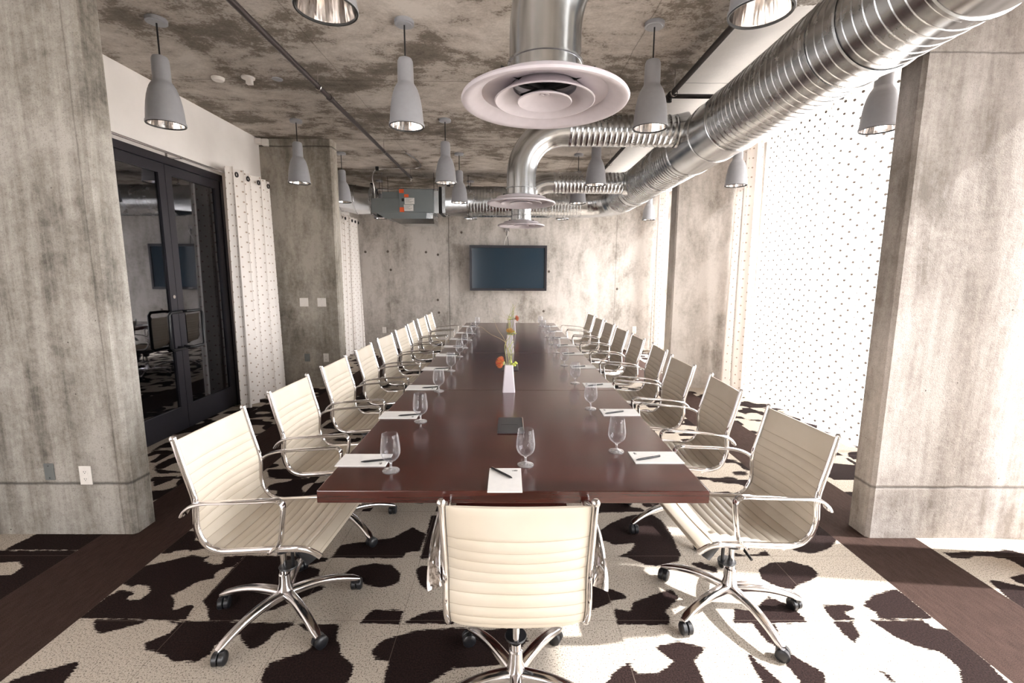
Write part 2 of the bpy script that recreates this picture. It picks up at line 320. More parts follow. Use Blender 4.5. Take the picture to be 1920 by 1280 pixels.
HIDE_PATCHES = [
 [[-3.011,2.502],[-2.925,2.508],[-2.903,2.67],[-2.462,2.671],[-2.453,2.498]],
 [[-2.999,2.492],[-2.438,2.498],[-2.433,2.025],[-2.47,1.99],[-2.774,2.263],[-2.644,2.271],[-2.652,2.339],[-2.721,2.387],[-2.873,2.377]],
 [[-2.011,2.702],[-1.945,2.702],[-1.907,2.654],[-1.888,2.597],[-1.831,2.608],[-1.722,2.531],[-1.837,2.488],[-1.866,2.504],[-1.923,2.493],[-1.944,2.467],[-1.995,2.462]],
 [[-2.004,2.345],[-1.88,2.407],[-1.806,2.452],[-1.729,2.432],[-1.706,2.447],[-1.696,2.432],[-1.71,2.402],[-1.629,2.364],[-1.585,2.373],[-1.615,2.442],[-1.503,2.442],[-1.503,2.35],[-1.565,2.317],[-1.571,2.277],[-1.544,2.246],[-1.619,2.22],[-1.643,2.17],[-1.666,2.13],[-1.684,2.119],[-1.636,2.076],[-1.599,2.018],[-1.532,2.047],[-1.517,2.032],[-1.496,1.945],[-1.998,1.962],[-1.995,2.107],[-1.985,2.126],[-1.974,2.154],[-1.906,2.146],[-1.879,2.126],[-1.886,2.095],[-1.86,2.076],[-1.814,2.084],[-1.807,2.15],[-1.854,2.187],[-1.91,2.199],[-1.931,2.178],[-1.999,2.207]],
 [[-1.506,2.447],[-1.071,2.438],[-1.017,2.423],[-1.023,2.393],[-1.111,2.355],[-1.026,2.327],[-1.006,2.264],[-1.06,2.238],[-0.939,2.179],[-0.951,2.154],[-1.029,2.092],[-1.109,2.025],[-1.212,1.966],[-1.268,1.952],[-1.288,1.935],[-1.38,1.945],[-1.444,2.025],[-1.5,2.073]],
 [[-0.893,2.286],[-0.836,2.35],[-0.741,2.374],[-0.646,2.365],[-0.573,2.277],[-0.57,2.216],[-0.626,2.175],[-0.732,2.191],[-0.805,2.255]],
 [[-0.679,1.929],[-0.664,2.0],[-0.634,2.021],[-0.556,2.014],[-0.498,2.007],[-0.501,1.922]],
 [[-1.067,2.428],[-1.001,2.428],[-1.0,2.516],[-0.991,2.553],[-0.712,2.627],[-0.607,2.748],[-0.508,2.668],[-0.511,2.49],[-0.591,2.474],[-0.601,2.423]],
 [[-0.516,2.893],[-0.463,2.893],[-0.443,2.418],[-0.497,2.418]],
 [[-0.504,2.318],[-0.476,2.355],[-0.378,2.365],[-0.329,2.286],[-0.351,2.187],[-0.403,2.15],[-0.454,2.191],[-0.475,2.242]],
 [[-0.48,1.928],[-0.447,1.969],[-0.353,2.011],[-0.3,2.014],[-0.229,1.989],[-0.251,1.922]],
 [[-0.586,1.772],[-0.546,1.834],[-0.429,1.88],[-0.253,1.902],[-0.042,1.893],[0.058,1.912],[0.089,1.827],[0.018,1.728],[-0.037,1.698],[-0.226,1.68],[-0.315,1.601],[-0.49,1.601],[-0.494,1.715],[-0.552,1.725]],
 [[-0.155,1.955],[-0.133,1.989],[0.146,1.982],[0.352,2.007],[0.27,1.962],[0.068,1.918],[0.019,1.955]],
 [[0.416,2.243],[0.487,2.256],[0.514,2.167],[0.595,2.119],[0.593,2.092],[0.514,2.08],[0.492,2.054],[0.405,2.018],[0.357,1.993],[0.274,1.996]],
 [[0.557,2.688],[0.66,2.795],[0.799,2.889],[0.958,2.932],[1.006,2.835],[1.017,2.714],[0.994,2.45],[0.959,2.395],[0.82,2.347],[0.767,2.366],[0.682,2.43],[0.629,2.44],[0.722,2.502],[0.763,2.573],[0.641,2.556],[0.556,2.612]],
 [[0.611,3.033],[0.809,3.034],[0.793,2.938],[0.603,2.931]],
 [[0.513,2.028],[0.584,2.003],[0.616,2.065],[0.799,2.151],[0.838,2.159],[0.857,2.1],[0.755,2.003],[0.763,1.958],[0.741,1.918],[0.503,1.921]],
 [[0.373,1.6],[0.427,1.656],[0.499,1.711],[0.521,1.654],[0.611,1.656],[0.689,1.713],[0.656,1.763],[0.637,1.789],[0.752,1.824],[0.858,1.786],[0.78,1.719],[0.781,1.599]],
 [[1.373,2.324],[1.463,2.381],[1.593,2.396],[1.676,2.352],[1.684,2.283],[1.606,2.235],[1.503,2.188],[1.46,2.159],[1.401,2.179],[1.344,2.243]],
 [[1.096,2.025],[1.137,2.014],[1.208,2.025],[1.262,2.077],[1.309,2.103],[1.365,2.058],[1.395,1.996],[1.391,1.931],[1.044,1.928]],
 [[1.016,2.381],[1.084,2.385],[1.152,2.342],[1.136,2.292],[1.051,2.333]],
 [[1.295,2.482],[1.36,2.456],[1.443,2.466],[1.51,2.498],[1.509,2.446],[1.282,2.44]],
 [[1.525,2.602],[1.629,2.631],[1.79,2.679],[1.899,2.772],[1.98,2.811],[2.033,2.74],[2.036,2.637],[1.925,2.536],[1.788,2.472],[1.698,2.477],[1.648,2.552]],
 [[1.536,2.043],[1.623,2.054],[1.686,2.043],[1.675,2.021],[1.61,1.993],[1.628,1.948],[1.52,1.944]],
 [[1.515,1.938],[1.605,1.934],[1.582,1.86],[1.524,1.809],[1.51,1.86]],
 [[1.73,2.043],[1.842,2.119],[2.001,2.167],[2.008,2.092],[2.004,1.958],[1.743,1.951],[1.769,1.993]],
 [[1.701,1.948],[1.944,1.948],[1.952,1.901],[2.011,1.885],[2.012,1.779],[2.005,1.704],[1.982,1.598],[1.79,1.598],[1.859,1.686],[1.855,1.759],[1.773,1.799],[1.728,1.851],[1.707,1.914]],
 [[1.129,1.928],[1.238,1.928],[1.205,1.821],[1.204,1.757],[1.283,1.66],[1.258,1.599],[1.155,1.599],[1.159,1.661],[1.148,1.724],[1.174,1.78],[1.139,1.821]],
 [[1.016,1.754],[1.035,1.749],[1.04,1.71],[1.063,1.671],[1.084,1.599],[1.004,1.599]],
 [[1.513,1.67],[1.543,1.652],[1.538,1.61],[1.52,1.62]],
 [[2.534,2.483],[2.894,2.494],[2.914,2.51],[2.945,2.51],[3.01,2.463],[2.857,2.325],[2.856,2.368],[2.853,2.407],[2.786,2.442],[2.692,2.447],[2.644,2.427],[2.545,2.427]],
 [[2.552,2.239],[2.611,2.222],[2.69,2.176],[2.482,1.989],[2.505,2.1]],
 [[2.696,2.261],[2.821,2.293],[2.704,2.188],[2.679,2.222]],
 [[2.645,3.718],[2.77,3.786],[2.969,3.73],[2.984,3.643],[2.853,3.489],[2.516,3.498],[2.652,3.589]],
 [[3.043,3.992],[3.156,3.967],[3.134,3.869],[3.031,3.857]],
 [[-1.93,1.956],[-1.68,1.949],[-1.682,1.926],[-1.769,1.884],[-1.814,1.862],[-1.864,1.887]],
 [[-1.582,1.942],[-1.512,1.916],[-1.511,1.871],[-1.583,1.811],[-1.553,1.782],[-1.464,1.754],[-1.375,1.713],[-1.289,1.715],[-1.26,1.753],[-1.262,1.811],[-1.194,1.862],[-1.172,1.831],[-1.109,1.781],[-1.074,1.787],[-1.051,1.831],[-1.047,1.871],[-0.978,1.912],[-0.987,1.932],[-1.489,1.942]],
 [[-0.987,1.932],[-0.776,1.919],[-0.762,1.862],[-0.705,1.753],[-0.635,1.699],[-0.622,1.623],[-0.65,1.601],[-0.975,1.602],[-0.991,1.715],[-0.864,1.761],[-0.834,1.84],[-0.921,1.893]],
 [[-1.967,1.603],[-1.953,1.639],[-1.783,1.716],[-1.769,1.708],[-1.75,1.656],[-1.735,1.603]],
 [[-2.939,3.637],[-2.597,3.566],[-2.793,3.535]],
 [[-2.812,3.475],[-2.629,3.496],[-2.616,3.419],[-2.669,3.309]],
 [[-1.985,3.62],[-1.821,3.642],[-1.538,3.49],[-1.643,3.442],[-1.886,3.47]]]

# ------------------------------------------------------------------ floor: cowhide carpet tiles, plain brown borders
GX, GY, TS = .0055, 1.9455, .5      # a tile corner of the half-metre grid, tile size
def smooth_noise(rng, n):
    """smooth random field on an n x n grid of one tile"""
    g = rng.normal(size=(5, 5)); xs = np.linspace(0, 3.999, n)
    i = xs.astype(int); f = xs - i; f = f * f * (3 - 2 * f)
    a = g[i][:, i]; b = g[i + 1][:, i]; c = g[i][:, i + 1]; d = g[i + 1][:, i + 1]
    fx = f[:, None]; fy = f[None, :]
    return (a * (1 - fx) * (1 - fy) + b * fx * (1 - fy) + c * (1 - fx) * fy + d * fx * fy)
def poly_sd(P, X, Y):
    """signed distance to a polygon, positive inside"""
    P = np.array(P); n = len(P); dmin = np.full(X.shape, 9.0); ins = np.zeros(X.shape, bool)
    for i in range(n):
        (ax, ay), (bx_, by_) = P[i], P[(i + 1) % n]; ex, ey = bx_ - ax, by_ - ay
        t = np.clip(((X - ax) * ex + (Y - ay) * ey) / (ex * ex + ey * ey + 1e-12), 0, 1)
        dmin = np.minimum(dmin, np.hypot(X - ax - t * ex, Y - ay - t * ey))
        c = ((ay > Y) != (by_ > Y)) & (X < (bx_ - ax) * (Y - ay) / (by_ - ay + 1e-12) + ax); ins ^= c
    return np.where(ins, dmin, -dmin)
def build_floor():
    V = []; Fc = []; H = []; MI = []
    ix0, ix1, iy0, iy1 = -7, 7, -9, 16
    boxes = [(min(p[0] for p in P), max(p[0] for p in P), min(p[1] for p in P), max(p[1] for p in P)) for P in HIDE_PATCHES]
    for i in range(ix0, ix1):
        for j in range(iy0, iy1):
            x0 = GX + i * TS; y0 = GY + j * TS; x1 = x0 + TS; y1 = y0 + TS
            if i == ix0: x0 = -3.45
            if i == ix1 - 1: x1 = 3.62
            near = 1.2 < y1 and y0 < 3.0
            n = 49 if near else 26 if y0 < 6.2 and y0 > -1 else 13
            plain = i in (-5, 4)
            if plain: n = 2
            xs = np.linspace(x0, x1, n); ys = np.linspace(y0, y1, n); X, Y = np.meshgrid(xs, ys, indexing='ij')
            rng = np.random.default_rng(1000 + i * 57 + j * 13)
            h = None
            if not plain:
                if near and y0 < 2.9:
                    h = np.full(X.shape, -.06)
                    for P, (a, b, c, d) in zip(HIDE_PATCHES, boxes):
                        if a < x1 and b > x0 and c < y1 and d > y0: h = np.maximum(h, poly_sd(P, X, Y))
                else:
                    g = smooth_noise(rng, n); thr = rng.uniform(.0, .45)
                    h = (g - thr) * .06
                    if y0 < 3.9:
                        for P, (a, b, c, d) in zip(HIDE_PATCHES, boxes):
                            if a < x1 and b > x0 and c < y1 and d > y0: h = np.maximum(h, poly_sd(P, X, Y))
            else: h = np.zeros(X.shape)
            b0 = len(V); V += [(float(x), float(y), 0.0) for x, y in zip(X.ravel(), Y.ravel())]; H += [float(q) for q in h.ravel()]
            for a in range(n - 1):
                for c in range(n - 1):
                    q = b0 + a * n + c; Fc.append((q, q + n, q + n + 1, q + 1)); MI.append(1 if plain else 0)
    me = bpy.data.meshes.new('floor'); me.from_pydata(V, [], Fc); at = me.attributes.new('hide', 'FLOAT', 'POINT'); at.data.foreach_set('value', H)
    t = NT('cowhide_carpet_tiles'); v = t.coords()
    a = t.node('ShaderNodeAttribute'); a.attribute_name = 'hide'
    vs = t.coords((14, 150, 1)); hair = t.noise(vs, 1.0, 4, .7); pile = t.noise(v, 150, 3, .8); med = t.noise(v, 22, 3)
    d = t.math('ADD', a.outputs['Fac'], t.math('ADD', t.math('MULTIPLY', t.math('SUBTRACT', hair, .5), .050), t.math('MULTIPLY', t.math('SUBTRACT', med, .5), .020)))
    m = t.math('ADD', t.math('MULTIPLY', d, 260), .5, clamp=True)
    speck = t.math('LESS_THAN', pile, .43)
    lightc = t.mix(t.math('MULTIPLY', speck, .8), t.mix(pile, lin((168, 156, 142)), lin((208, 198, 185))), lin((62, 52, 46)))
    darkc = t.mix(t.ramp(pile, [(.35, (0, 0, 0, 1)), (.65, (1, 1, 1, 1))]), lin((17, 11, 10)), lin((48, 34, 32)))
    col = t.mix(m, lightc, darkc)
    sp = t.node('ShaderNodeSeparateXYZ'); t.l.new(v, sp.inputs[0])
    def seam(ax, off):
        f = t.math('FRACT', t.math('DIVIDE', t.math('SUBTRACT', sp.outputs[ax], off - 50 * TS), TS)); return t.math('LESS_THAN', t.math('SUBTRACT', .5, t.math('ABSOLUTE', t.math('SUBTRACT', f, .5))), .0032)
    sm = t.math('MAXIMUM', seam(0, GX), seam(1, GY)); seamc = t.mix(m, lin((110, 98, 88)), lin((104, 92, 84)))
    col = t.mix(t.math('MULTIPLY', sm, .55), col, seamc)
    t.l.new(col, t.b.inputs['Base Color']); t.b.inputs['Roughness'].default_value = .95; t.b.inputs['Specular IOR Level'].default_value = .1
    t.bump(pile, .8, .006)
    u = NT('brown_carpet_border'); v = u.coords(); p = u.noise(v, 300, 2, .7); q = u.noise(u.coords((30, 6, 1)), 2, 3)
    u.l.new(u.ramp(u.math('ADD', u.math('MULTIPLY', p, .75), u.math('MULTIPLY', q, .25)), [(.34, lin((34, 25, 21))), (.62, lin((74, 57, 51)))]), u.b.inputs['Base Color'])
    u.b.inputs['Roughness'].default_value = .95; u.b.inputs['Specular IOR Level'].default_value = .1; u.bump(p, .8, .005)
    me.materials.append(t.m); me.materials.append(u.m); me.polygons.foreach_set('material_index', MI); me.update()
    o = bpy.data.objects.new('floor', me); COL.objects.link(o); o['kind'] = 'structure'
build_floor()

# ------------------------------------------------------------------ room shell
LX, RX, YB = -3.32, 3.45, -2.5
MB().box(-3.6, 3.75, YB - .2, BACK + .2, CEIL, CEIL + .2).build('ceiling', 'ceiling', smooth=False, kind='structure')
wb = MB().box(-3.6, 3.75, BACK, BACK + .2, -.1, CEIL).build('wall_back', 'conc_back', smooth=False, kind='structure')
m = MB(); m.box(-3.6, -3.1, YB - .2, YB, -.1, CEIL); m.box(-1.9, 3.75, YB - .2, YB, -.1, CEIL)
for x0, x1 in ((-3.1, -1.9),): m.box(x0, x1, YB - .2, YB, -.1, .3); m.box(x0, x1, YB - .2, YB, 3.0, CEIL)  # opening for the added fill window
m.build('wall_near', 'conc_mid', smooth=False, kind='structure')
for n_, (x0, x1) in enumerate(((-3.1, -1.9),)):
    m = MB(); m.box(x0, x0 + .05, YB - .14, YB - .07, .3, 3.0); m.box(x1 - .05, x1, YB - .14, YB - .07, .3, 3.0); m.box(x0, x1, YB - .14, YB - .07, .3, .35); m.box(x0, x1, YB - .14, YB - .07, 2.95, 3.0)
    fill_window = m.build('window_%d' % (4 + n_), 'alu', smooth=False, kind='structure')  # added window behind the camera, put in to bring fill daylight
    MB().box(x0 + .03, x1 - .03, YB - .11, YB - .10, .33, 2.97).build('window_pane', 'window_glass', fill_window, smooth=False)
# left side: plaster wall with the door opening (Y 3.74..5.54, height 2.70)
DY0, DY1, DZ = 3.74, 5.545, 2.70
w = MB(); w.box(-3.5, LX, 2.7, DY0, 0, CEIL); w.box(-3.5, LX, DY1, 6.44, 0, CEIL); w.box(-3.5, LX, DY0, DY1, DZ, CEIL)
w.build('wall_left', 'plaster', smooth=False, kind='structure')
MB().box(-3.5, LX, 6.44, BACK, 0, CEIL).build('wall_left_far', 'plaster', smooth=False, kind='structure')
MB().box(-3.5, LX, YB, 2.7, 0, CEIL).build('wall_left_near', 'plaster', smooth=False, kind='structure')
def pier(name, x0, x1, y0, y1, mat, inner):
    c = .018
    if inner > 0: poly = [(x0, y0), (x1 - c, y0), (x1, y0 + c), (x1, y1 - c), (x1 - c, y1), (x0, y1)]
    else: poly = [(x0 + c, y0), (x1, y0), (x1, y1), (x0 + c, y1), (x0, y1 - c), (x0, y0 + c)]
    return MB().prism(poly, 0, CEIL).build(name, mat, smooth=False, kind='structure')
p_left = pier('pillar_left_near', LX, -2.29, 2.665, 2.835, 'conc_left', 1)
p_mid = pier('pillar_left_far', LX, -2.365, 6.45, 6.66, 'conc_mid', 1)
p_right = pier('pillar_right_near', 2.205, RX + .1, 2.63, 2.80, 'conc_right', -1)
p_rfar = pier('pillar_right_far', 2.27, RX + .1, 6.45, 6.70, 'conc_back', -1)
# window wall on the right: floor to ceiling glazing in three bays
def window(n, y0, y1, mull):
    t = MB(); x0, x1 = RX, RX + .07; fr = .05
    t.box(x0, x1, y0, y1, 0, fr); t.box(x0, x1, y0, y1, CEIL - .09, CEIL); t.box(x0, x1, y0, y0 + fr, fr, CEIL - .09); t.box(x0, x1, y1 - fr, y1, fr, CEIL - .09)
    for m in mull: t.box(x0, x1, m - .025, m + .025, fr, CEIL - .09)
    f = t.build('window_%d' % n, 'alu', smooth=False, kind='structure')
    MB().box(x0 + .03, x0 + .038, y0 + .04, y1 - .04, fr - .01, CEIL - .08).build('window_pane', 'window_glass', f, smooth=False)
    return f
window(1, YB, 2.63, [-.8, .85]); window(2, 2.80, 6.45, [4.0, 5.25]); window(3, 6.70, BACK, [])
MB().box(3.85, 40, -30, 40, -.35, -.25).build('terrain_outside', 'soil', smooth=False, kind='structure')

# ------------------------------------------------------------------ double door
d = MB(); x0, x1 = -3.36, -3.30
d.box(x0, x1, DY0, DY0 + .05, 0, DZ); d.box(x0, x1, DY1 - .045, DY1, 0, DZ); d.box(x0, x1, DY0, DY1, DZ - .07, DZ)
door = d.build('door_1', 'door_metal', smooth=False, kind='structure')
DC = 4.648
for a, b in ((DY0 + .055, DC - .003), (DC + .003, DY1 - .05)):
    l = MB(); t_, s_, bt = .09, .085, .25; X0, X1 = -3.352, -3.312; z0, z1 = .012, DZ - .075
    l.box(X0, X1, a, a + s_, z0, z1); l.box(X0, X1, b - s_, b, z0, z1); l.box(X0, X1, a + s_, b - s_, z0, bt); l.box(X0, X1, a + s_, b - s_, z1 - t_, z1)
    lf = l.build('door_leaf', 'door_metal', door, smooth=False)
    MB().box(-3.336, -3.330, a + s_ - .01, b - s_ + .01, bt - .01, z1 - t_ + .01).build('door_pane', 'door_glass', lf, smooth=False)
for sgn in (-1, 1):
    y = DC + sgn * .045; y2 = y + sgn * .0
    hp = [(-3.312, y, 1.21), (-3.25, y, 1.215), (-3.235, y + sgn * .02, 1.215), (-3.235, y + sgn * .17, 1.215), (-3.235, y + sgn * .195, 1.19), (-3.235, y + sgn * .195, .875), (-3.235, y + sgn * .17, .85), (-3.235, y + sgn * .02, .85), (-3.25, y, .85), (-3.312, y, .855)]
    MB().tube(hp, .014, 10).build('door_handle', 'black', door)
MB().cyl((-3.312, DC - .045, 1.36), (-3.304, DC - .045, 1.36), .018, 14).build('door_lock', 'chrome', door)
MB().box(-3.75, -3.5, DY0 - .2, DY1 + .2, 0, 2.9).build('dark_beyond_door', 'gasket', smooth=False, kind='structure')  # black slab stands in for the darkness of the unlit corridor

# ------------------------------------------------------------------ curtains
def curtain(name, mat, x, y0, y1, z0, z1, folds, amp, label, seed=1, gather=1.0, grommets=0, cat='curtain', taper=0.0, group=None):
    rng = random.Random(seed); n = max(60, folds * 22); mz = 14
    ph = [rng.uniform(-.6, .6) for _ in range(8)]; m = MB(); uvs = []; prev = None; u = 0
    for i in range(n + 1):
        s = i / n
        th = 2 * PI * folds * s + .7 * math.sin(3.1 * s * folds + ph[0]) * .6
        A = amp * (1 + .35 * math.sin(2.3 * s * folds + ph[1]))
        for k in range(mz + 1):
            q = k / mz; z = z0 + (z1 - z0) * q
            yy = y0 + (y1 - y0) * s
            spread = 1 + taper * (1 - q); yc = (y0 + y1) / 2; yy = yc + (yy - yc) * spread
            ww = A * (1 + .25 * math.sin(2.2 * (1 - q) + ph[2] + s * 5)) * (.8 + .2 * (1 - q))
            xx = x + ww * math.sin(th + .35 * (1 - q) * math.sin(s * 9 + ph[3])); yy += ww * .32 * math.sin(2 * th)
            m.v.append((xx, yy, z))
            if k == 0:
                if prev is not None: u += math.hypot(xx - prev[0], yy - prev[1])
                prev = (xx, yy)
            uvs.append((u * gather, z))
    for i in range(n):
        for k in range(mz):
            a = i * (mz + 1) + k; m.f.append((a, a + mz + 1, a + mz + 2, a + 1))
    m.uv = uvs
    root = empty(name, label, cat, (0, 0, 0), group=group)
    cl = m.build('curtain_cloth', mat, root)
    for g in range(grommets):
        s = (g + .5) / grommets; yy = y0 + (y1 - y0) * s; r = MB()
        r.rings([[(x + .052 + .009 * math.cos(2 * PI * j / 8), yy + (.024 + .007 * math.sin(2 * PI * j / 8)) * math.cos(a), z1 - .075 + (.024 + .007 * math.sin(2 * PI * j / 8)) * math.sin(a)) for j in range(8)] for a in [2 * PI * i / 18 for i in range(18)]], closed=True)
        r.build('grommet', 'pipe_black', root)
    return root
curtain('curtain', 'curtain', -3.15, 5.37, 6.30, .012, 2.775, 5, .065, 'white dotted curtain hanging at the right end of the glass double door', 3, grommets=4, taper=.12)
curtain('curtain', 'curtain', -3.14, 8.50, 9.82, .012, 2.70, 7, .07, 'white dotted curtain in the far left corner beside the grey ventilation box', 5, grommets=7, taper=.03)
curtain('curtain', 'curtain', -3.13, 1.5, 2.42, .012, 2.78, 6, .07, 'dotted curtain sliver at the foot of the broad left concrete pillar', 6, taper=.05)
curtain('curtain', 'curtain', 3.03, 2.12, 2.46, .012, 3.28, 3, .07, 'dotted curtain sliver at the outer foot of the broad right concrete pillar', 9, taper=.04)
curtain('curtain', 'sheer', 3.26, 2.86, 6.15, .012, 3.30, 11, .06, 'bright sheer dotted curtain filling the window bay between the two right pillars', 12)
curtain('curtain', 'curtain', 3.06, 5.95, 6.40, .012, 3.30, 3, .07, 'gathered dotted curtain edge against the farther right pillar, left of the bright sheer curtain', 14, taper=.06)
curtain('curtain', 'curtain', 3.08, 9.42, 9.82, .012, 3.30, 3, .075, 'gathered dotted curtain in the far right corner beside the end wall', 15)
r = empty('curtain_rod', 'thin steel curtain rod above the glass double door', 'curtain rod')
MB().cyl((-3.18, 3.2, 2.70), (-3.18, 6.42, 2.70), .011, 10).build('rod', 'alu', r)
for y in (4.70, 6.30): MB().box(-3.325, -3.17, y - .01, y + .01, 2.685, 2.70).box(-3.325, -3.318, y - .015, y + .015, 2.66, 2.76).build('bracket', 'alu', r)
r = empty('curtain_rod', 'steel curtain rod on the far left wall behind the concrete pillar', 'curtain rod')
MB().cyl((-3.16, 7.2, 2.625), (-3.16, 9.86, 2.625), .011, 10).build('rod', 'alu', r)
MB().box(-3.325, -3.15, 8.44, 8.46, 2.61, 2.63).build('bracket', 'alu', r)
for y0, y1, lab in ((YB + .1, 2.6, 'ceiling curtain track along the nearest window bay, outside the right pillar'), (2.83, 6.42, 'ceiling curtain track above the sheer curtain of the middle window bay'), (6.73, BACK - .03, 'ceiling curtain track above the farthest window bay')):
    tag(MB().box(3.05, 3.29, y0, y1, 3.29, CEIL).build('curtain_track', 'white_plastic', smooth=False), lab, 'curtain track')

# ------------------------------------------------------------------ conference table
TX0, TX1, TY0, TY1, TZ = -.763, .805, 1.738, 8.22, .74
tb = empty('conference_table', 'very long dark mahogany conference table running down the middle of the room', 'table', ((TX0 + TX1) / 2, (TY0 + TY1) / 2, 0))
OX, OY = -(TX0 + TX1) / 2, -(TY0 + TY1) / 2
cuts = [TY0, 3.365, 5.02, 6.74, TY1]
for a, b in zip(cuts[:-1], cuts[1:]):
    bevel(MB().box(TX0 + OX, TX1 + OX, a + OY + (.0012 if a > TY0 else 0), b + OY - (.0012 if b < TY1 else 0), TZ - .052, TZ).build('tabletop', 'wood', tb, smooth=False), .003)
for y in (3.15, 4.85, 6.55, 7.7):
    MB().box(-.32, .32, y - .06 + OY, y + .06 + OY, .02, TZ - .052).box(-.38, .38, y - .2 + OY, y + .2 + OY, 0, .025).build('pedestal', 'wood', tb, smooth=False)

# ------------------------------------------------------------------ chairs
PROF = [(-.285, .932), (-.268, .862), (-.250, .79), (-.232, .725), (-.220, .668), (-.222, .61), (-.224, .565), (-.212, .515), (-.182, .472), (-.13, .452), (-.06, .455), (0, .460), (.08, .468), (.16, .473), (.215, .474), (.255, .465), (.290, .445)]
ARM = [(-.246, .632), (-.232, .650), (-.200, .672), (-.150, .687), (-.09, .694), (0, .701), (.08, .706), (.138, .711), (.163, .708), (.178, .690), (.178, .665), (.172, .62), (.162, .565), (.146, .52), (.118, .49), (.095, .470)]
def make_chair():
    t = empty('office_chair', 'chair', 'chair')
    cur = catmull([(u, 0, z) for u, z in PROF], 8)
    L = [0.0]
    for a, b in zip(cur[:-1], cur[1:]): L.append(L[-1] + (b - a).length)
    tot = L[-1]
    def at(s):
        s = min(max(s, 0), tot)
        for i in range(len(L) - 1):
            if L[i + 1] >= s:
                f = (s - L[i]) / (L[i + 1] - L[i] + 1e-9); p = cur[i].lerp(cur[i + 1], f); d = (cur[i + 1] - cur[i]).normalized(); return p, Vector((-d.z, 0, d.x)) * -1
        return cur[-1], Vector((0, 0, 1))
    HW = .214; pitch = .0415; s0 = .008; top = .112
    split = .415
    def sling(sa, sb, name):
        m = MB(); ns = int((sb - sa) / .0048); nt = 14; R = []
        for i in range(ns + 1):
            s = sa + (sb - sa) * i / ns; p, nrm = at(s)
            if s < s0 + top: ph = min(1, (s - s0) / .02, max(0, (s0 + top - s)) / .012); puff = .0045 + .006 * math.sqrt(max(0, min(1, ph)))
            elif s > tot - .07: ph = min(1, (s - tot + .07) / .012, (tot - s) / .014); puff = .0045 + .006 * math.sqrt(max(0, min(1, ph)))
            else:
                k = ((s - s0 - top) / pitch) % 1.0; puff = .0030 + .0078 * (max(0, math.sin(PI * k)) ** .42)
            row = []
            for side in (1, -1):
                for j in range(nt + 1):
                    w = -1 + 2 * j / nt; w = w if side > 0 else -w; e = (1 - abs(w) ** 10)
                    sag = (.007 + .019 * min(1, s / .16) if s < .30 else .026 - .014 * min(1, (s - .30) / .15)) * (1 - w * w)
                    row.append(p + Vector((0, w * HW, 0)) + nrm * sag + nrm * side * puff * (.25 + .75 * e))
            R.append(row)
        m.rings(R); m.uv = [(j / 28, sa + (sb - sa) * i / ns) for i in range(ns + 1) for j in range(2 * nt + 2)]; return m.build(name, 'sling', t)
    sling(s0, split, 'backrest'); sling(split, tot - .002, 'seat')
    for sg in (-1, 1):
        m = MB(); pts = [(p.x, sg * .2255, p.z) for p in cur[::2]] + [(cur[-1].x + .004, sg * .2255, cur[-1].z - .003)]
        m.tube(pts, [.0125] * len(pts), 12, flat=(.85, 1.1), lat=(0, 1, 0)); e = pts[0]
        m.lathe([(.001, .013), (.008, .0115), (.0125, .006), (.0135, 0), (.012, -.006)], 14, (e[0] - .001, e[1], e[2] + .002))
        m.build('side_frame', 'chrome', t)
        a = catmull([(u, 0, z) for u, z in ARM], 5); n = len(a); pts = []
        for i, p in enumerate(a):
            q = i / (n - 1); out = .256 + .022 * min(1, q / .3) - .036 * max(0, (q - .72) / .28) ** 1.5
            pts.append((p.x, sg * out, p.z))
        MB().tube(pts, [1.35 - .35 * min(1, i / 14) for i in range(n)], 14, flat=(.0185, .0072), lat=(0, 1, 0)).build('armrest', 'chrome', t)
    # under-seat mechanism
    m = MB(); m.tube([(.10, -.225, .448), (.10, 0, .437), (.10, .225, .448)], .009, 10); m.tube([(-.09, -.225, .440), (-.09, 0, .432), (-.09, .225, .440)], .009, 10)
    m.build('cross_bar', 'chrome', t)
    m = MB(); m.box(-.13, .15, -.12, .12, .412, .432); m.box(-.08, .12, -.055, .055, .365, .414); m.lathe([(.0, 0), (.038, .002), (.044, .02), (.046, .09)], 20, (0, 0, .315))
    bevel(m.build('tilt_mechanism', 'black', t), .006)
    m = MB(); m.cyl((.105, 0, .345), (.150, 0, .285), .042, 22); m.cyl((.09, 0, .40), (.135, 0, .36), .016, 12); m.build('tension_knob', 'black', t)
    m = MB(); m.tube([(.045, .0, .36), (.045, .0, .245)], .008, 8); m.lathe([(.0, 0), (.040, 0), (.042, .004), (.040, .009), (0, .010)], 24, (.022, .0, .236)); m.tube([(.02, .05, .388), (.03, .13, .384), (.035, .20, .378)], .006, 8); m.build('lever', 'black', t)
    m = MB(); m.lathe([(.014, .34), (.014, .215)], 16); m.lathe([(.020, .232), (.020, .2)], 16, cap0=True, cap1=True)
    m.build('gas_lift', 'chrome', t)
    m = MB(); m.lathe([(.0205, .205), (.025, .20), (.0265, .16), (.034, .125), (.037, .10), (.034, .084), (.0, .080)], 24); m.build('hub', 'alu', t)
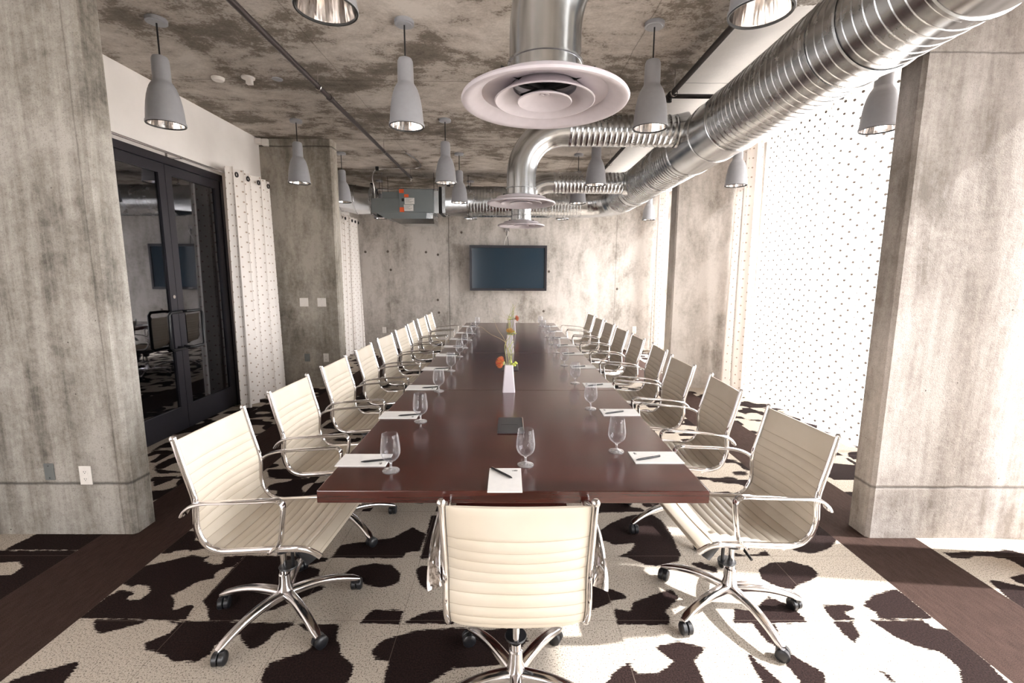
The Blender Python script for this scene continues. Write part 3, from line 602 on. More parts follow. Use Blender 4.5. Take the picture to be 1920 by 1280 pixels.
    for k in range(5):
        a = 2 * PI * k / 5 + math.radians(23); ca, sa = math.cos(a), math.sin(a); path = []; rad = []; 
        for q in range(13):
            f = q / 12; r = .022 + f * .314; z = .116 - .002 * q * f - .018 * f * f + (.014 * math.sin(PI * f)); path.append((r * ca, r * sa, z - .012)); rad.append(1)
        m = MB(); rr = []
        for i, p in enumerate(path):
            f = i / 12; hw = .0245 - .006 * f; hh = .021 - .008 * f
            if i == 12: hw *= .72; hh *= .6
            rr.append([(p[0] - sa * hw * math.copysign(abs(math.cos(b)) ** .7, math.cos(b)), p[1] + ca * hw * math.copysign(abs(math.cos(b)) ** .7, math.cos(b)), p[2] + hh * math.copysign(abs(math.sin(b)) ** .7, math.sin(b))) for b in [2 * PI * j / 16 for j in range(16)]])
        m.rings(rr); lg = m.build('leg', 'alu', t)
        c = MB(); cx, cy = .318 * ca, .318 * sa; th = a + random.uniform(-1.2, 1.2); wx, wy = math.cos(th), math.sin(th)
        for sg in (-1, 1):
            A = Vector((cx + wx * sg * .0025 - wy * .012, cy + wy * sg * .0025 + wx * .012, .0288)); B = A + Vector((wx, wy, 0)) * sg * .0225
            c.rings([[A + (B - A) * f2 + Vector((-wy * math.cos(2 * PI * j / 20) * rr_, wx * math.cos(2 * PI * j / 20) * rr_, math.sin(2 * PI * j / 20) * rr_)) for j in range(20)] for f2, rr_ in ((0, .026), (.1, .0285), (.8, .0285), (1, .024), (1.08, .012))])
        c.cyl((cx, cy, .03), (cx, cy, .068), .0075, 10); c.box(cx - .012, cx + .012, cy - .012, cy + .012, .045, .060)
        c.build('caster', 'black', lg)
    return t
chair0 = make_chair(); used = [False]
def place_chair(x, y, rz, label, group):
    if not used[0]:
        chair0.location = (x, y, 0); chair0.rotation_euler = (0, 0, rz); chair0['label'] = label; chair0['group'] = group; used[0] = True; return chair0
    return dup(chair0, (x, y, 0), rz, label, group)
def turn(ch, deg):      # the star base swivels under the seat
    for c in ch.children:
        if c.name.startswith('leg'): c.rotation_euler = (0, 0, math.radians(deg))
ORD = ['first', 'second', 'third', 'fourth', 'fifth', 'sixth', 'seventh', 'eighth', 'ninth']
LYS = [2.00, 2.745, 3.47, 4.20, 4.93, 5.64, 6.35, 7.06, 7.77]
RYS = [2.04, 2.83, 3.54, 4.25, 4.96, 5.67, 6.38, 7.11, 7.84]
rr = random.Random(3)
for i, y in enumerate(LYS):
    rz = math.radians(-3 if i == 0 else rr.uniform(-4, 3)); hc = place_chair(-1.05 + (0 if i < 4 else rr.uniform(-.05, .0)), y, rz, 'cream ribbed swivel chair on the door side of the table, %s from the near end' % ORD[i], 'chairs along the door side of the table')
    turn(hc, 9 if i == 0 else 9 + rr.uniform(-4, 4))
for i, y in enumerate(RYS):
    rz = PI + math.radians(5 if i == 0 else rr.uniform(-3, 4)); hc = place_chair(1.07 + (0 if i < 3 else .045), y, rz, 'cream ribbed swivel chair on the window side of the table, %s from the near end' % ORD[i], 'chairs along the window side of the table')
    turn(hc, 3 if i == 0 else 3 + rr.uniform(-4, 4))
hc = place_chair(.03, 1.552, PI / 2, 'cream ribbed swivel chair seen from behind at the near end of the table', 'chair at the head of the table')
turn(hc, 13)

# ------------------------------------------------------------------ stemware, notepads, pens
def make_glass():
    t = MB().lathe([(.0005, .002), (.034, .0025), (.0368, .001), (.0368, .003), (.030, .0055), (.012, .010), (.0058, .016), (.0048, .026), (.0055, .036), (.011, .043), (.024, .050), (.035, .062), (.0415, .078), (.0430, .092), (.0415, .115), (.0375, .145), (.0345, .166), (.0338, .168), (.0330, .166), (.036, .145), (.040, .115), (.0415, .092), (.040, .078), (.034, .063), (.023, .052), (.008, .0465), (.0005, .0455)], 32)
    return t
gm = make_glass().build('goblet', 'goblet'); gm.data.materials.append(MAT['goblet_foot'])
for p_ in gm.data.polygons:
    if p_.center.z < .046: p_.material_index = 1
gused = [False]
def place_glass(x, y, label, group):
    o = gm
    if gused[0]: o = gm.copy(); COL.objects.link(o)
    gused[0] = True; o.location = (x, y, TZ); o['label'] = label; o['category'] = 'glass'; o['group'] = group
GL = [1.93, 2.615, 3.328, 4.054, 4.775, 5.35, 5.99, 6.66, 7.50]
GR = [2.159, 2.886, 3.596, 4.317, 5.05, 5.66, 6.32, 7.05, 7.75]
for i, y in enumerate(GL): place_glass(-.515, y, 'empty stemmed goblet on the door side of the table, %s from the near end' % ORD[i], 'goblets along the door side')
for i, y in enumerate(GR): place_glass(.527, y, 'empty stemmed goblet on the window side of the table, %s from the near end' % ORD[i], 'goblets along the window side')
place_glass(.077, 1.995, 'empty stemmed water goblet behind the notepad at the head of the table', 'goblet at the head of the table')
# notepad prototype: local x = width .14, local y = length .22, printed mark in the far right corner
def make_pad():
    p = bevel(MB().box(-.0695, .0695, -.113, .113, 0, .0045).build('notepad', 'paper', smooth=False), .0006, 1)
    m = MB(); z0, z1 = .0045, .0048
    for (a, b, c, d) in ((.028, .086, .036, .090), (.037, .083, .041, .091), (.043, .083, .047, .093), (.049, .084, .052, .090)):
        m.prism([(a, b), (a + .0045, b), (c + .002, d), (c - .002, d)], z0, z1)
    m.box(.030, .052, .0795, .0810, z0, z1); m.build('printed_logo', 'ink', p, smooth=False); return p
pad0 = make_pad()
def make_pen():
    t = empty('pen', 'pen', 'pen')
    MB().tube([(-.068, 0, .005), (-.066, 0, .005), (.025, 0, .005), (.055, 0, .005), (.066, 0, .005), (.071, 0, .005)], [.0015, .0046, .0048, .0044, .0025, .0006], 12).build('barrel', 'black', t)
    MB().box(-.066, -.024, -.0012, .0012, .0098, .0112).box(-.066, -.063, -.0012, .0012, .0045, .0100).build('clip', 'chrome', t, smooth=False)
    return t
pen0 = make_pen(); pu = [False]
def place_set(x, y, rz, px_, py_, prz, plabel, nlabel, g1, g2):
    if not pu[0]: a, b = pad0, pen0; a['category'] = 'notepad'; a.location = (x, y, TZ); a.rotation_euler = (0, 0, rz); a['label'] = plabel; a['group'] = g1
    else: a = dup(pad0, (x, y, TZ), rz, plabel, g1); b = pen0
    if not pu[0]: pen0.location = (px_, py_, TZ + .0047); pen0.rotation_euler = (0, 0, prz); pen0['label'] = nlabel; pen0['group'] = g2
    else: b = dup(pen0, (px_, py_, TZ + .0047), prz, nlabel, g2)
    pu[0] = True
rp = random.Random(11)
place_set(-.014, 1.836, 0, -.030, 1.890, math.radians(-49), 'white notepad at the head of the table behind the front chair', 'black pen on the notepad at the head of the table', 'notepad at the head', 'pen at the head')
for i in range(9):
    y = [2.04, 2.735, 3.43, 4.14, 4.87, 5.46, 6.10, 6.77, 7.62][i]; j = rp.uniform(-.02, .02)
    place_set(-.664 + j * .3, y, -PI / 2, -.600 + j, y - .02, PI + math.radians(14), 'white notepad on the door side of the table, %s from the near end' % ORD[i], 'black pen on the door-side notepad, %s from the near end' % ORD[i], 'notepads along the door side', 'pens along the door side')
    y = [2.078, 2.80, 3.52, 4.25, 4.98, 5.58, 6.24, 6.97, 7.67][i]
    place_set(.694 + j * .3, y, PI / 2, .655 + j, y - .022, PI + math.radians(22), 'white notepad on the window side of the table, %s from the near end' % ORD[i], 'black pen on the window-side notepad, %s from the near end' % ORD[i], 'notepads along the window side', 'pens along the window side')

# ------------------------------------------------------------------ cable boxes, vases with flowers
MAT['dark_lid'] = simple('graphite_lid', (66, 66, 68), .42, metal=.2)
for k, (y, lab) in enumerate(((2.54, 'dark grey cable access box in the tabletop behind the head goblet'), (4.19, 'dark grey cable access box in the tabletop behind the nearest flower vase'))):
    t = empty('cable_box', lab, 'cable box', (.012, y, TZ), group='cable boxes in the tabletop')
    bevel(MB().box(-.074, .074, -.135, .135, 0, .008).build('lid', 'dark_lid', t, smooth=False), .006)
    MB().box(-.055, -.0535, -.115, .115, .008, .0086).box(-.0535, .040, .0, .0016, .008, .0086).box(.0385, .040, -.04, .0, .008, .0086).build('slot', 'black', t, smooth=False)
    MB().tube([(.069, -.10, .010), (.069, .13, .011)], .0016, 8).build('lid_glint', 'chrome', t)  # thin chrome rod stands in for the glint along the lid edge
MAT['vase'] = simple('pale_ceramic', (205, 198, 204), .4, var=.03, vscale=12)
MAT['petal_red'] = simple('coral_petal', (206, 92, 70), .5, var=.12, vscale=60)
MAT['petal_orange'] = simple('orange_petal', (214, 150, 66), .5, var=.12, vscale=60)
MAT['petal_yellow'] = simple('yellow_petal', (222, 190, 92), .5)
MAT['stem_green'] = simple('green_stem', (160, 162, 108), .55)
MAT['berry'] = simple('lime_berry', (196, 206, 96), .45)
MAT['twig'] = simple('pale_curly_twig', (176, 160, 118), .6)
def vase(x, y, lab, flab, red, side, seed):
    v = empty('vase', lab, 'vase', (x, y, TZ), group='tapered vases on the table')
    def sq(h, z, n=5):
        c = .006; return [(-h + c, -h, z), (h - c, -h, z), (h, -h + c, z), (h, h - c, z), (h - c, h, z), (-h + c, h, z), (-h, h - c, z), (-h, -h + c, z)]
    MB().rings([sq(.047, 0), sq(.0465, .003), sq(.0305, .199), sq(.030, .2), sq(.026, .2), sq(.026, .17)]).build('vase_body', 'vase', v)
    f = empty('flower_arrangement', flab, 'flowers', (x, y, TZ + .17), group='flower arrangements in the vases')
    rng = random.Random(seed)
    m = MB()
    for k in range(9):
        a = rng.uniform(0, 2 * PI); h = rng.uniform(.12, .27) ; ox, oy = .017 * math.cos(a), .017 * math.sin(a)
        m.tube(catmull([(ox, oy, 0), (ox * 1.4 + rng.uniform(-.01, .01), oy * 1.2, h * .4), (ox + rng.uniform(-.02, .02), oy * 1.6, h * .75), (ox + rng.uniform(-.035, .03), oy + rng.uniform(-.02, .02), h)], 4), .0019, 6)
    m.build('stem', 'stem_green', f)
    for k in range(3):
        m = MB(); a = [PI, 2.6, .6][k]; L_ = [.17, .10, .08][k]; P = [(0, 0, .02), (side * -.01, 0, .12), (side * -.025, .0, .19)]
        q = Vector(P[-1])
        for i in range(6): q = q + Vector((math.cos(a) * L_ / 5 * side if k == 0 else math.cos(a) * L_ / 5, .006 * math.sin(i * 2), [.035, .02, .02, .03, .035, .01][i] * (.8 if k == 0 else 1.2))); P.append(tuple(q))
        m.tube(catmull(P, 5), [max(.0006, .0018 * (1 - i / 42)) for i in range(len(catmull(P, 5)))], 6); m.build('curly_twig', 'twig', f)
    # pincushion flower: a head of curved styles
    c = Vector((-.042 * side, -.012, .045)); ax = Vector((-.75 * side, -.35, .25)).normalized(); m = MB(); m2 = MB()
    if not red: c = Vector((0, -.01, .055)); ax = Vector((.1, -.2, 1)).normalized()
    t1 = ax.orthogonal().normalized(); t2 = ax.cross(t1)
    for k in range(90):
        ph = 2.399963 * k; rr_ = math.sqrt((k + .5) / 90); d = (ax * (1.05 - rr_ * .75) + (t1 * math.cos(ph) + t2 * math.sin(ph)) * rr_ * 1.1).normalized()
        a0 = c + d * .008; (m2 if k % 3 == 0 else m).tube([a0, a0 + d * .022, a0 + d * .038 + ax * .004, a0 + d * .040 + ax * .009], [.0008, .0009, .0012, .0008], 5)
    m.build('flower_head', 'petal_red' if red else 'petal_orange', f); m2.build('flower_styles', 'petal_orange' if red else 'petal_yellow', f)
    m = MB(); m.lathe([(.0, -.018), (.012, -.012), (.016, 0), (.010, .012), (0, .016)], 12, tuple(c)); m.tube([(0, 0, 0), tuple(c * .6), tuple(c)], .003, 6); m.build('flower_base', 'stem_green', f)
    for k in range(9):
        b = MB(); a = rng.uniform(0, 2 * PI); r_ = rng.uniform(.010, .026); cc = (side * .040 + r_ * math.cos(a), -.008 + r_ * math.sin(a) * .6, .03 + rng.uniform(-.012, .045)); rb = rng.uniform(.006, .0095)
        b.lathe([(rb * math.sin(PI * q / 6) + 1e-5, -rb * math.cos(PI * q / 6)) for q in range(7)], 10, cc); b.tube([(0, 0, .0), (cc[0] * .6, cc[1], cc[2] * .6), cc], .0012, 5); b.build('berry', 'berry', f)
vase(.0, 3.335, 'tapered pale ceramic vase nearest the front of the table', 'arrangement with a coral pincushion bloom and lime berries in the nearest vase', True, 1, 1)
vase(.01, 5.02, 'tapered pale ceramic vase in the middle of the table', 'arrangement with a yellow-orange bloom and curly twigs in the middle vase', False, 1, 2)
vase(.055, 6.78, 'tapered pale ceramic vase farthest down the table', 'arrangement with an orange-red bloom in the farthest vase', True, -1, 3)

# ------------------------------------------------------------------ pendant lamps
def make_pendant():
    t = empty('pendant_lamp', 'pendant', 'pendant lamp')
    # origin at the ceiling; rim hangs .695 below
    MB().lathe([(.0, -.030), (.052, -.030), (.055, -.027), (.068, -.026), (.0685, -.004), (.066, 0), (0, 0)], 36).build('ceiling_canopy', 'pend', t)
    MB().cyl((0, 0, -.028), (0, 0, -.262), .0055, 10).build('cord', 'cord', t)
    MB().lathe([(.001, -.245), (.036, -.245), (.046, -.250), (.0535, -.266), (.0555, -.29), (.0570, -.408), (.0590, -.414), (.0650, -.424), (.0750, -.440), (.0840, -.458), (.0845, -.462), (.0925, -.482), (.0930, -.486), (.1010, -.515), (.1090, -.560), (.1150, -.610), (.1200, -.670), (.1215, -.686), (.1255, -.688), (.1262, -.701), (.1240, -.704)], 48).build('shade', 'pend', t)
    MB().lathe([(.1245, -.7035), (.1235, -.7075), (.1180, -.7070), (.1165, -.698)], 48).build('trim_ring', 'cord', t)
    rf = MB().lathe([(.1175, -.699), (.1165, -.690), (.110, -.655), (.100, -.60), (.085, -.54), (.060, -.49), (.03, -.47), (.001, -.468)], 48)
    rf.build('reflector', 'reflector', t)
    MB().lathe([(.0, -.575), (.018, -.57), (.028, -.55), (.03, -.52), (.022, -.49), (.016, -.475)], 20).build('bulb', 'bulb', t)
    return t
def refl():
    t = NT('faceted_reflector'); t.b.inputs['Metallic'].default_value = 1; t.b.inputs['Roughness'].default_value = .12; t.b.inputs['Base Color'].default_value = (.93, .90, .88, 1)
    v = t.coords((1, 1, .05)); t.bump(t.noise(v, 38, 1), .3, .01); return t.m
MAT['reflector'] = refl()
tb_ = NT('frosted_bulb'); tb_.b.inputs['Base Color'].default_value = (.95, .93, .9, 1); tb_.b.inputs['Emission Color'].default_value = (1, .93, .85, 1); tb_.b.inputs['Emission Strength'].default_value = 4.0; MAT['bulb'] = tb_.m
pend0 = make_pendant(); first = True
ROWS = [(2.05, 'nearest row'), (3.545, 'second row'), (5.69, 'third row'), (7.14, 'fourth row'), (9.17, 'farthest row')]
COLS = [(-2.48, 'door-side column'), (-.745, 'column left of the air diffusers'), (1.02, 'column right of the air diffusers'), (2.69, 'window-side column')]
for r_, (y, rl) in enumerate(ROWS):
    for c_, (x, cl_) in enumerate(COLS):
        if (c_ == 3 and r_ in (0, 3)) or (c_ == 0 and r_ == 0): continue
        yy = y - (.06 if c_ == 1 and r_ == 2 else 0)
        lab = 'grey bell pendant lamp, %s, %s' % (rl, cl_)
        if first: pend0.location = (x, yy, CEIL); pend0['label'] = lab; pend0['group'] = 'bell pendant lamps'; first = False
        else: dup(pend0, (x, yy, CEIL), 0, lab, 'bell pendant lamps')

# ------------------------------------------------------------------ ducts
def tube_profile(path, prof_r, n=48):
    return MB().tube(path, prof_r, n, caps=False)
def ribbed(axis, c, a, b, R, pitch=.068, h=.0038, n=56, cap=False):
    """round duct with standing seams from a to b along axis 0 or 1; c = the two other coordinates (other horizontal, z)"""
    P = []; Rr = []; k = int(abs(b - a) / pitch); sg = 1 if b > a else -1
    for i in range(k + 1):
        s = a + sg * i * pitch
        for o, q in ((0, 0), (.42, 0), (.475, 1), (.525, 1), (.58, 0)):
            t = s + sg * o * pitch
            if (b - t) * sg < 0: break
            P.append(t); Rr.append(R + q * h)
    P.append(b); Rr.append(R)
    m = MB(); rings = []
    sl = pitch
    for t, r in zip(P, Rr):
        ring = []
        for j in range(n):
            an = 2 * PI * j / n; off = 0  # seams run square to the axis
            if axis == 1: ring.append((c[0] + r * math.cos(an), t + off, c[1] + r * math.sin(an)))
            else: ring.append((t + off, c[0] + r * math.cos(an), c[1] + r * math.sin(an)))
        rings.append(ring)
    return m.rings(rings, False, False)
def collar(axis, c, s, R, w=.012, h=.010):
    m = MB(); rings = []
    for t, r in ((s - w, R), (s - w * .6, R + h), (s + w * .6, R + h), (s + w, R)):
        rings.append([(c[0] + r * math.cos(2 * PI * j / 56), t, c[1] + r * math.sin(2 * PI * j / 56)) if axis == 1 else (t, c[0] + r * math.cos(2 * PI * j / 56), c[1] + r * math.sin(2 * PI * j / 56)) for j in range(56)])
    return m.rings(rings, False, False)
DX, DZc, DR = 1.876, 2.885, .258
CY, CR = 8.62, .268
md = empty('main_duct', 'fat galvanised round duct running overhead along the window side', 'duct', (0, 0, 0))
ribbed(1, (DX, DZc), 2.02, 4.05, DR).build('spiral_section', 'galv', md)
ribbed(1, (DX, DZc), 5.00, 7.05, DR).build('spiral_section', 'galv', md)
ribbed(1, (DX, DZc), 7.25, 7.95, DR, .05).build('spiral_section', 'galv', md)
MB().tube([(DX, -2.45, DZc), (DX, 0, DZc), (DX, 2.04, DZc)], DR + .004, 56).build('smooth_section', 'galv_smooth', md)
MB().tube([(DX, 4.03, DZc), (DX, 5.02, DZc)], DR + .005, 56).build('tee_section', 'galv_smooth', md)
MB().tube([(DX, 7.0, DZc), (DX, 7.27, DZc)], DR + .005, 56).build('smooth_section', 'galv_smooth', md)
for s in (2.52, 2.03, 4.05, 4.42, 5.0, 7.05, 7.25): collar(1, (DX, DZc), s, DR + .003, .014, .009).build('joint_collar', 'galv', md)
ER = .55
arc = [(DX - ER + ER * math.cos(a), CY - ER + ER * math.sin(a), DZc) for a in [PI / 2 * i / 24 for i in range(25)]]
rd = []
for i in range(25): rd.append(DR + (CR - DR) * i / 24 + (.004 if i % 5 == 0 else 0))
MB().tube([(DX, 7.93, DZc)] + arc + [(DX - ER - .06, CY, DZc)], [DR] + rd + [CR], 56, caps=False).build('elbow', 'galv_smooth', md)
cd = empty('cross_duct', 'ribbed galvanised duct crossing in front of the end wall above the television', 'duct', (0, 0, 0))
ribbed(0, (CY, DZc), DX - ER - .05, -.72, CR, .055).build('spiral_section', 'galv', cd)
def ring_round(x, R, n=48): return [(x, CY + R * math.cos(2 * PI * j / n), DZc - .0 + R * math.sin(2 * PI * j / n)) for j in range(n)]
def ring_square(x, hy, hz, n=48, dz=0):
    o = []
    for j in range(n):
        a = 2 * PI * j / n; c, s = math.cos(a), math.sin(a); k = 1 / max(abs(c), abs(s)); o.append((x, CY + c * k * hy, DZc + dz + s * k * hz))
    return o
MB().rings([ring_round(-.72, CR), ring_square(-1.13, .25, .225)], False, False).build('transition_piece', 'galv_smooth', cd)
MB().rings([ring_square(-1.13, .252, .227), ring_square(-1.18, .252, .227)], False, False).rings([ring_square(-1.125, .262, .237), ring_square(-1.145, .262, .237)], True, True).build('flange', 'galv', cd, smooth=False)
ld = empty('round_duct', 'smooth segmented galvanised duct between the grey ventilation box and the left wall', 'duct', (0, 0, 0))
MB().tube([(-2.42, CY, DZc - .0), (-2.62, CY, DZc + .01), (-2.85, CY, DZc + .045), (-3.1, CY, DZc + .085), (-3.31, CY, DZc + .10)], [.242, .245, .248, .245, .245], 48, caps=False).build('smooth_section', 'galv_smooth', ld)
MB().box(-2.432, -2.417, 8.36, 8.88, 2.63, 3.14).build('end_plate', 'galv', ld, smooth=False)
for s, q in ((-2.46, 0), (-2.74, .028), (-3.02, .072)): collar(0, (CY, DZc + q), s, .248, .014, .007).build('joint_collar', 'galv', ld)
# branch ducts dropping to the round diffusers
def branch(name, dx_, dy, z_bot, az, label, R=.143, zt=2.885, rc=.42):
    """dx_,dy = drop position; runs horizontally toward azimuth az (radians, 0 = +x) up to the main duct"""
    t = empty(name, label, 'duct', (0, 0, 0), group='branch ducts')
    ca, sa = math.cos(az), math.sin(az)
    def hp(r, z): return (dx_ + r * ca, dy + r * sa, z)
    drop = [hp(0, z_bot + .055), hp(0, z_bot + .14)]; drop2 = [hp(0, z_bot + .13), hp(0, zt - rc)]
    MB().tube(drop, [R + .003] * 2, 40, lat=(-sa, ca, 0), caps=False).build('drop_collar', 'galv_smooth', t)
    el = drop2 + [hp(rc - rc * math.cos(a), zt - rc + rc * math.sin(a)) for a in [PI / 2 * i / 16 for i in range(1, 17)]]
    e = rc + .03; el.append(hp(e, zt)); MB().tube(el, R, 40, lat=(-sa, ca, 0), caps=False).build('elbow', 'galv_smooth', t)
    for zz in (z_bot + .075, z_bot + .138):
        MB().tube([hp(0, zz - .006), hp(0, zz - .003), hp(0, zz + .003), hp(0, zz + .006)], [R + .002, R + .0085, R + .0085, R + .002], 40, lat=(-sa, ca, 0), caps=False).build('joint_collar', 'galv', t)
    end = (DX - dx_ - DR * .88) / ca
    P = []; Rr = []; s = e
    while s < end:
        for o, q in ((0, 0), (.35, 0), (.45, 1), (.55, 1), (.65, 0)): P.append(hp(s + o * .052, zt)); Rr.append(R + .001 + q * .004)
        s += .052
    P.append(hp(end + .02, zt)); Rr.append(R + .001)
    MB().tube(P, Rr, 40, lat=(-sa, ca, 0), caps=False).build('spiral_section', 'galv', t)
    MB().tube([hp(end - .05, zt), hp(end + .05, zt)], [R + .006, R + .03], 40, lat=(-sa, ca, 0), caps=False).build('saddle', 'galv_smooth', t)
    return t
def diffuser(x, y, z, label):
    t = empty('air_diffuser', label, 'air diffuser', (x, y, z), group='round ceiling air diffusers')
    MB().lathe([(.141, .075), (.142, .052), (.160, .044), (.24, .030), (.315, .016), (.334, .008), (.338, .0), (.334, -.008), (.325, -.011), (.305, -.004), (.275, .010), (.256, .024), (.248, .045), (.243, .052), (.20, .060), (.150, .068), (.136, .09)], 64).build('outer_ring', 'diffuser', t)
    MB().lathe([(.128, .050), (.150, .030), (.178, .010), (.199, -.003), (.203, -.002), (.203, .002), (.185, .014), (.155, .036), (.134, .056), (.128, .056), (.128, .050)], 56).build('middle_ring', 'diffuser', t)
    MB().lathe([(0, .030), (.008, .030), (.010, .024), (.018, .023), (.020, .027), (.05, .019), (.085, .004), (.108, -.006), (.111, -.004), (.110, .0), (.085, .012), (.05, .028), (.0, .040)], 48).build('inner_cone', 'diffuser', t)
    m = MB()
    for k in range(4):
        a = PI / 4 + k * PI / 2; m.tube([(0, 0, .050), (.245 * math.cos(a), .245 * math.sin(a), .052)], 1.0, 8, flat=(.003, .012), lat=(-math.sin(a), math.cos(a), 0))
    m.lathe([(.006, .055), (.006, .028)], 10, cap0=True, cap1=True); m.build('spider_bracket', 'gasket', t)
    MB().lathe([(.0, .11), (.139, .11)], 32).build('damper', 'gasket', t)
    return t
ZD = 2.29
for (x, y, az, zt_, a, b) in ((.141, 2.0, math.radians(-33), 2.96, 'largest nearest galvanised elbow duct dropping to the big round air diffuser', 'largest and nearest white round air diffuser hanging over the near end of the table'),
                         (.115, 4.72, 0, 2.975, 'second galvanised branch duct dropping to the middle air diffuser', 'middle white round air diffuser hanging over the table'),
                         (.169, 6.83, 0, 2.885, 'farthest galvanised branch duct dropping to the small far air diffuser', 'farthest white round air diffuser, just above the television')):
    branch('branch_duct', x, y, ZD, az, a, zt=zt_); diffuser(x, y, ZD, b)

# duct hangers: threaded rod, clip and strap
def hanger(x, y, axis, label, R, zc=DZc):
    t = empty('duct_hanger', label, 'duct hanger', (x, y, CEIL), group='duct hangers')
    m = MB(); r = R + .0075
    ring = lambda rr2, o: [((o, math.cos(a) * rr2, zc - CEIL + math.sin(a) * rr2) if axis == 0 else (math.cos(a) * rr2, o, zc - CEIL + math.sin(a) * rr2)) for a in [2 * PI * j / 48 for j in range(48)]]
    m.rings([ring(r, -.012), ring(r + .002, -.012), ring(r + .002, .012), ring(r, .012)], closed=True).build('strap', 'galv', t)
    MB().cyl((0, 0, 0), (0, 0, zc - CEIL + r - .001), .005, 8).build('threaded_rod', 'pipe_dark', t)
    MB().cbox((0, 0, zc - CEIL + r + .012), (.05, .04, .016)).build('clip', 'galv', t, smooth=False)
for x, y, ax, R, lab in ((DX, 2.75, 1, DR, 'strap hanger holding the main duct before the near pillar'), (DX, 5.9, 1, DR, 'strap hanger holding the main duct past the tee'), (-.74, CY, 0, CR, 'strap hanger at the left end of the ribbed cross duct'), (.7, CY, 0, CR, 'strap hanger on the ribbed cross duct right of the television')): hanger(x, y, ax, lab, R)

# ------------------------------------------------------------------ grey ventilation box
hb = empty('ventilation_box', 'grey sheet metal ventilation box with orange stickers hung under the far ceiling', 'ventilation unit', (0, 0, 0))
bevel(MB().box(-2.415, -1.325, 8.345, 8.93, 2.655, 2.90).build('cabinet', 'box_grey', hb, smooth=False), .004)
bevel(MB().box(-1.92, -1.326, 8.33, 8.93, 2.662, 3.055).build('control_panel', 'box_grey', hb, smooth=False), .004)
bevel(MB().box(-2.24, -1.90, 8.42, 8.9, 2.90, 3.02).build('top_section', 'box_grey', hb, smooth=False), .004)
MB().rings([[(-2.34, 8.36, 2.655), (-1.45, 8.36, 2.655), (-1.45, 8.92, 2.655), (-2.34, 8.92, 2.655)], [(-2.17, 8.38, 2.56), (-1.46, 8.38, 2.56), (-1.46, 8.9, 2.56), (-2.17, 8.9, 2.56)]], False, True).build('drain_section', 'box_grey', hb, smooth=False)
MB().rings([[(-2.10, 8.39, 2.56), (-1.34, 8.39, 2.56), (-1.34, 8.9, 2.56), (-2.10, 8.9, 2.56)], [(-1.94, 8.42, 2.475), (-1.33, 8.42, 2.475), (-1.33, 8.88, 2.475), (-1.94, 8.88, 2.475)]], True, True).build('drip_pan', 'galv_smooth', hb, smooth=False)
MB().box(-1.46, -1.345, 8.37, 8.9, 2.56, 2.654).build('pan_end', 'galv', hb, smooth=False)
MB().box(-1.325, -1.24, 8.37, 8.88, 2.655, 3.03).build('outlet_flange', 'galv_smooth', hb, smooth=False)
MB().box(-1.235, -1.185, 8.365, 8.885, 2.65, 3.10).build('flexible_joint', 'gasket', hb, smooth=False)
MB().lathe([(.0, 0), (.06, 0), (.06, .06), (0, .06)], 20, (-2.30, 8.5, 2.60)).build('motor_cap', 'gasket', hb)
for a, b, c, d, mt, nm in ((-1.915, -1.835, 2.985, 3.05, 'orange', 'sticker'), (-1.83, -1.755, 2.915, 2.965, 'orange', 'sticker'), (-1.915, -1.835, 2.665, 2.745, 'orange', 'sticker'), (-1.825, -1.655, 2.80, 2.905, 'paper', 'data_label'), (-1.84, -1.675, 2.685, 2.79, 'paper', 'data_label'), (-1.875, -1.835, 2.845, 2.895, 'black', 'switch')):
    o = MB().box(a, b, 8.326, 8.3305, c, d).build(nm, mt, hb, smooth=False)
    if nm == 'data_label':
        m = MB(); zz = d - .012
        for k in range(5): m.box(a + .012, b - .02 - .03 * (k % 3), 8.3254, 8.3261, zz - .003, zz); zz -= .016
        m.build('printed_lines', 'ink', o, smooth=False)
m = MB()
for x in (-2.24, -1.33):
    for y in (8.45, 8.85): m.cyl((x, y, CEIL), (x, y, 2.9 if x < -2 else 3.05), .005, 8)
m.build('hanger_rods', 'pipe_dark', hb)

# ------------------------------------------------------------------ pipes, conduit, detectors on the ceiling
pl = empty('sprinkler_pipe', 'dark sprinkler pipe running along the ceiling left of the table', 'pipe', (0, 0, 0))
MB().cyl((-1.655, YB + .02, 3.192), (-1.655, 8.12, 3.192), .021, 16).build('pipe', 'pipe_dark', pl)
for y in (1.2, 4.28, 6.4, 8.05):
    MB().cyl((-1.655, y, 3.20), (-1.655, y, CEIL), .004, 8).build('hanger_rod', 'alu', pl)
    MB().tube([(-1.655 + .028 * math.cos(a), y, 3.192 + .03 * math.sin(a)) for a in [2 * PI * i / 16 for i in range(17)]], 1.0, 6, flat=(.010, .0015), lat=(0, 1, 0)).build('clevis', 'alu', pl)
MB().cyl((-1.655, 4.52, 3.192), (-1.655, 4.58, 3.192), .028, 14).build('coupling', 'pipe_dark', pl)
m = MB().cyl((-1.655, 8.10, 3.19), (-1.655, 8.10, 3.145), .017, 12); m.lathe([(.0, -.02), (.014, -.018), (.006, 0)], 12, (-1.655, 8.10, 3.12)); m.cyl((-1.655, 8.10, 3.15), (-1.655, 8.10, 3.10), .005, 8); m.build('sprinkler_head', 'alu', pl)
pr = empty('sprinkler_pipe', 'black iron pipe running along the ceiling beside the fat duct', 'pipe', (0, 0, 0))
MB().cyl((1.435, YB + .02, 3.185), (1.435, 7.3, 3.185), .021, 16).build('pipe', 'pipe_black', pr)
MB().cyl((1.435, 4.42, 3.185), (3.0, 4.42, 3.185), .019, 14).build('branch_pipe', 'pipe_black', pr)
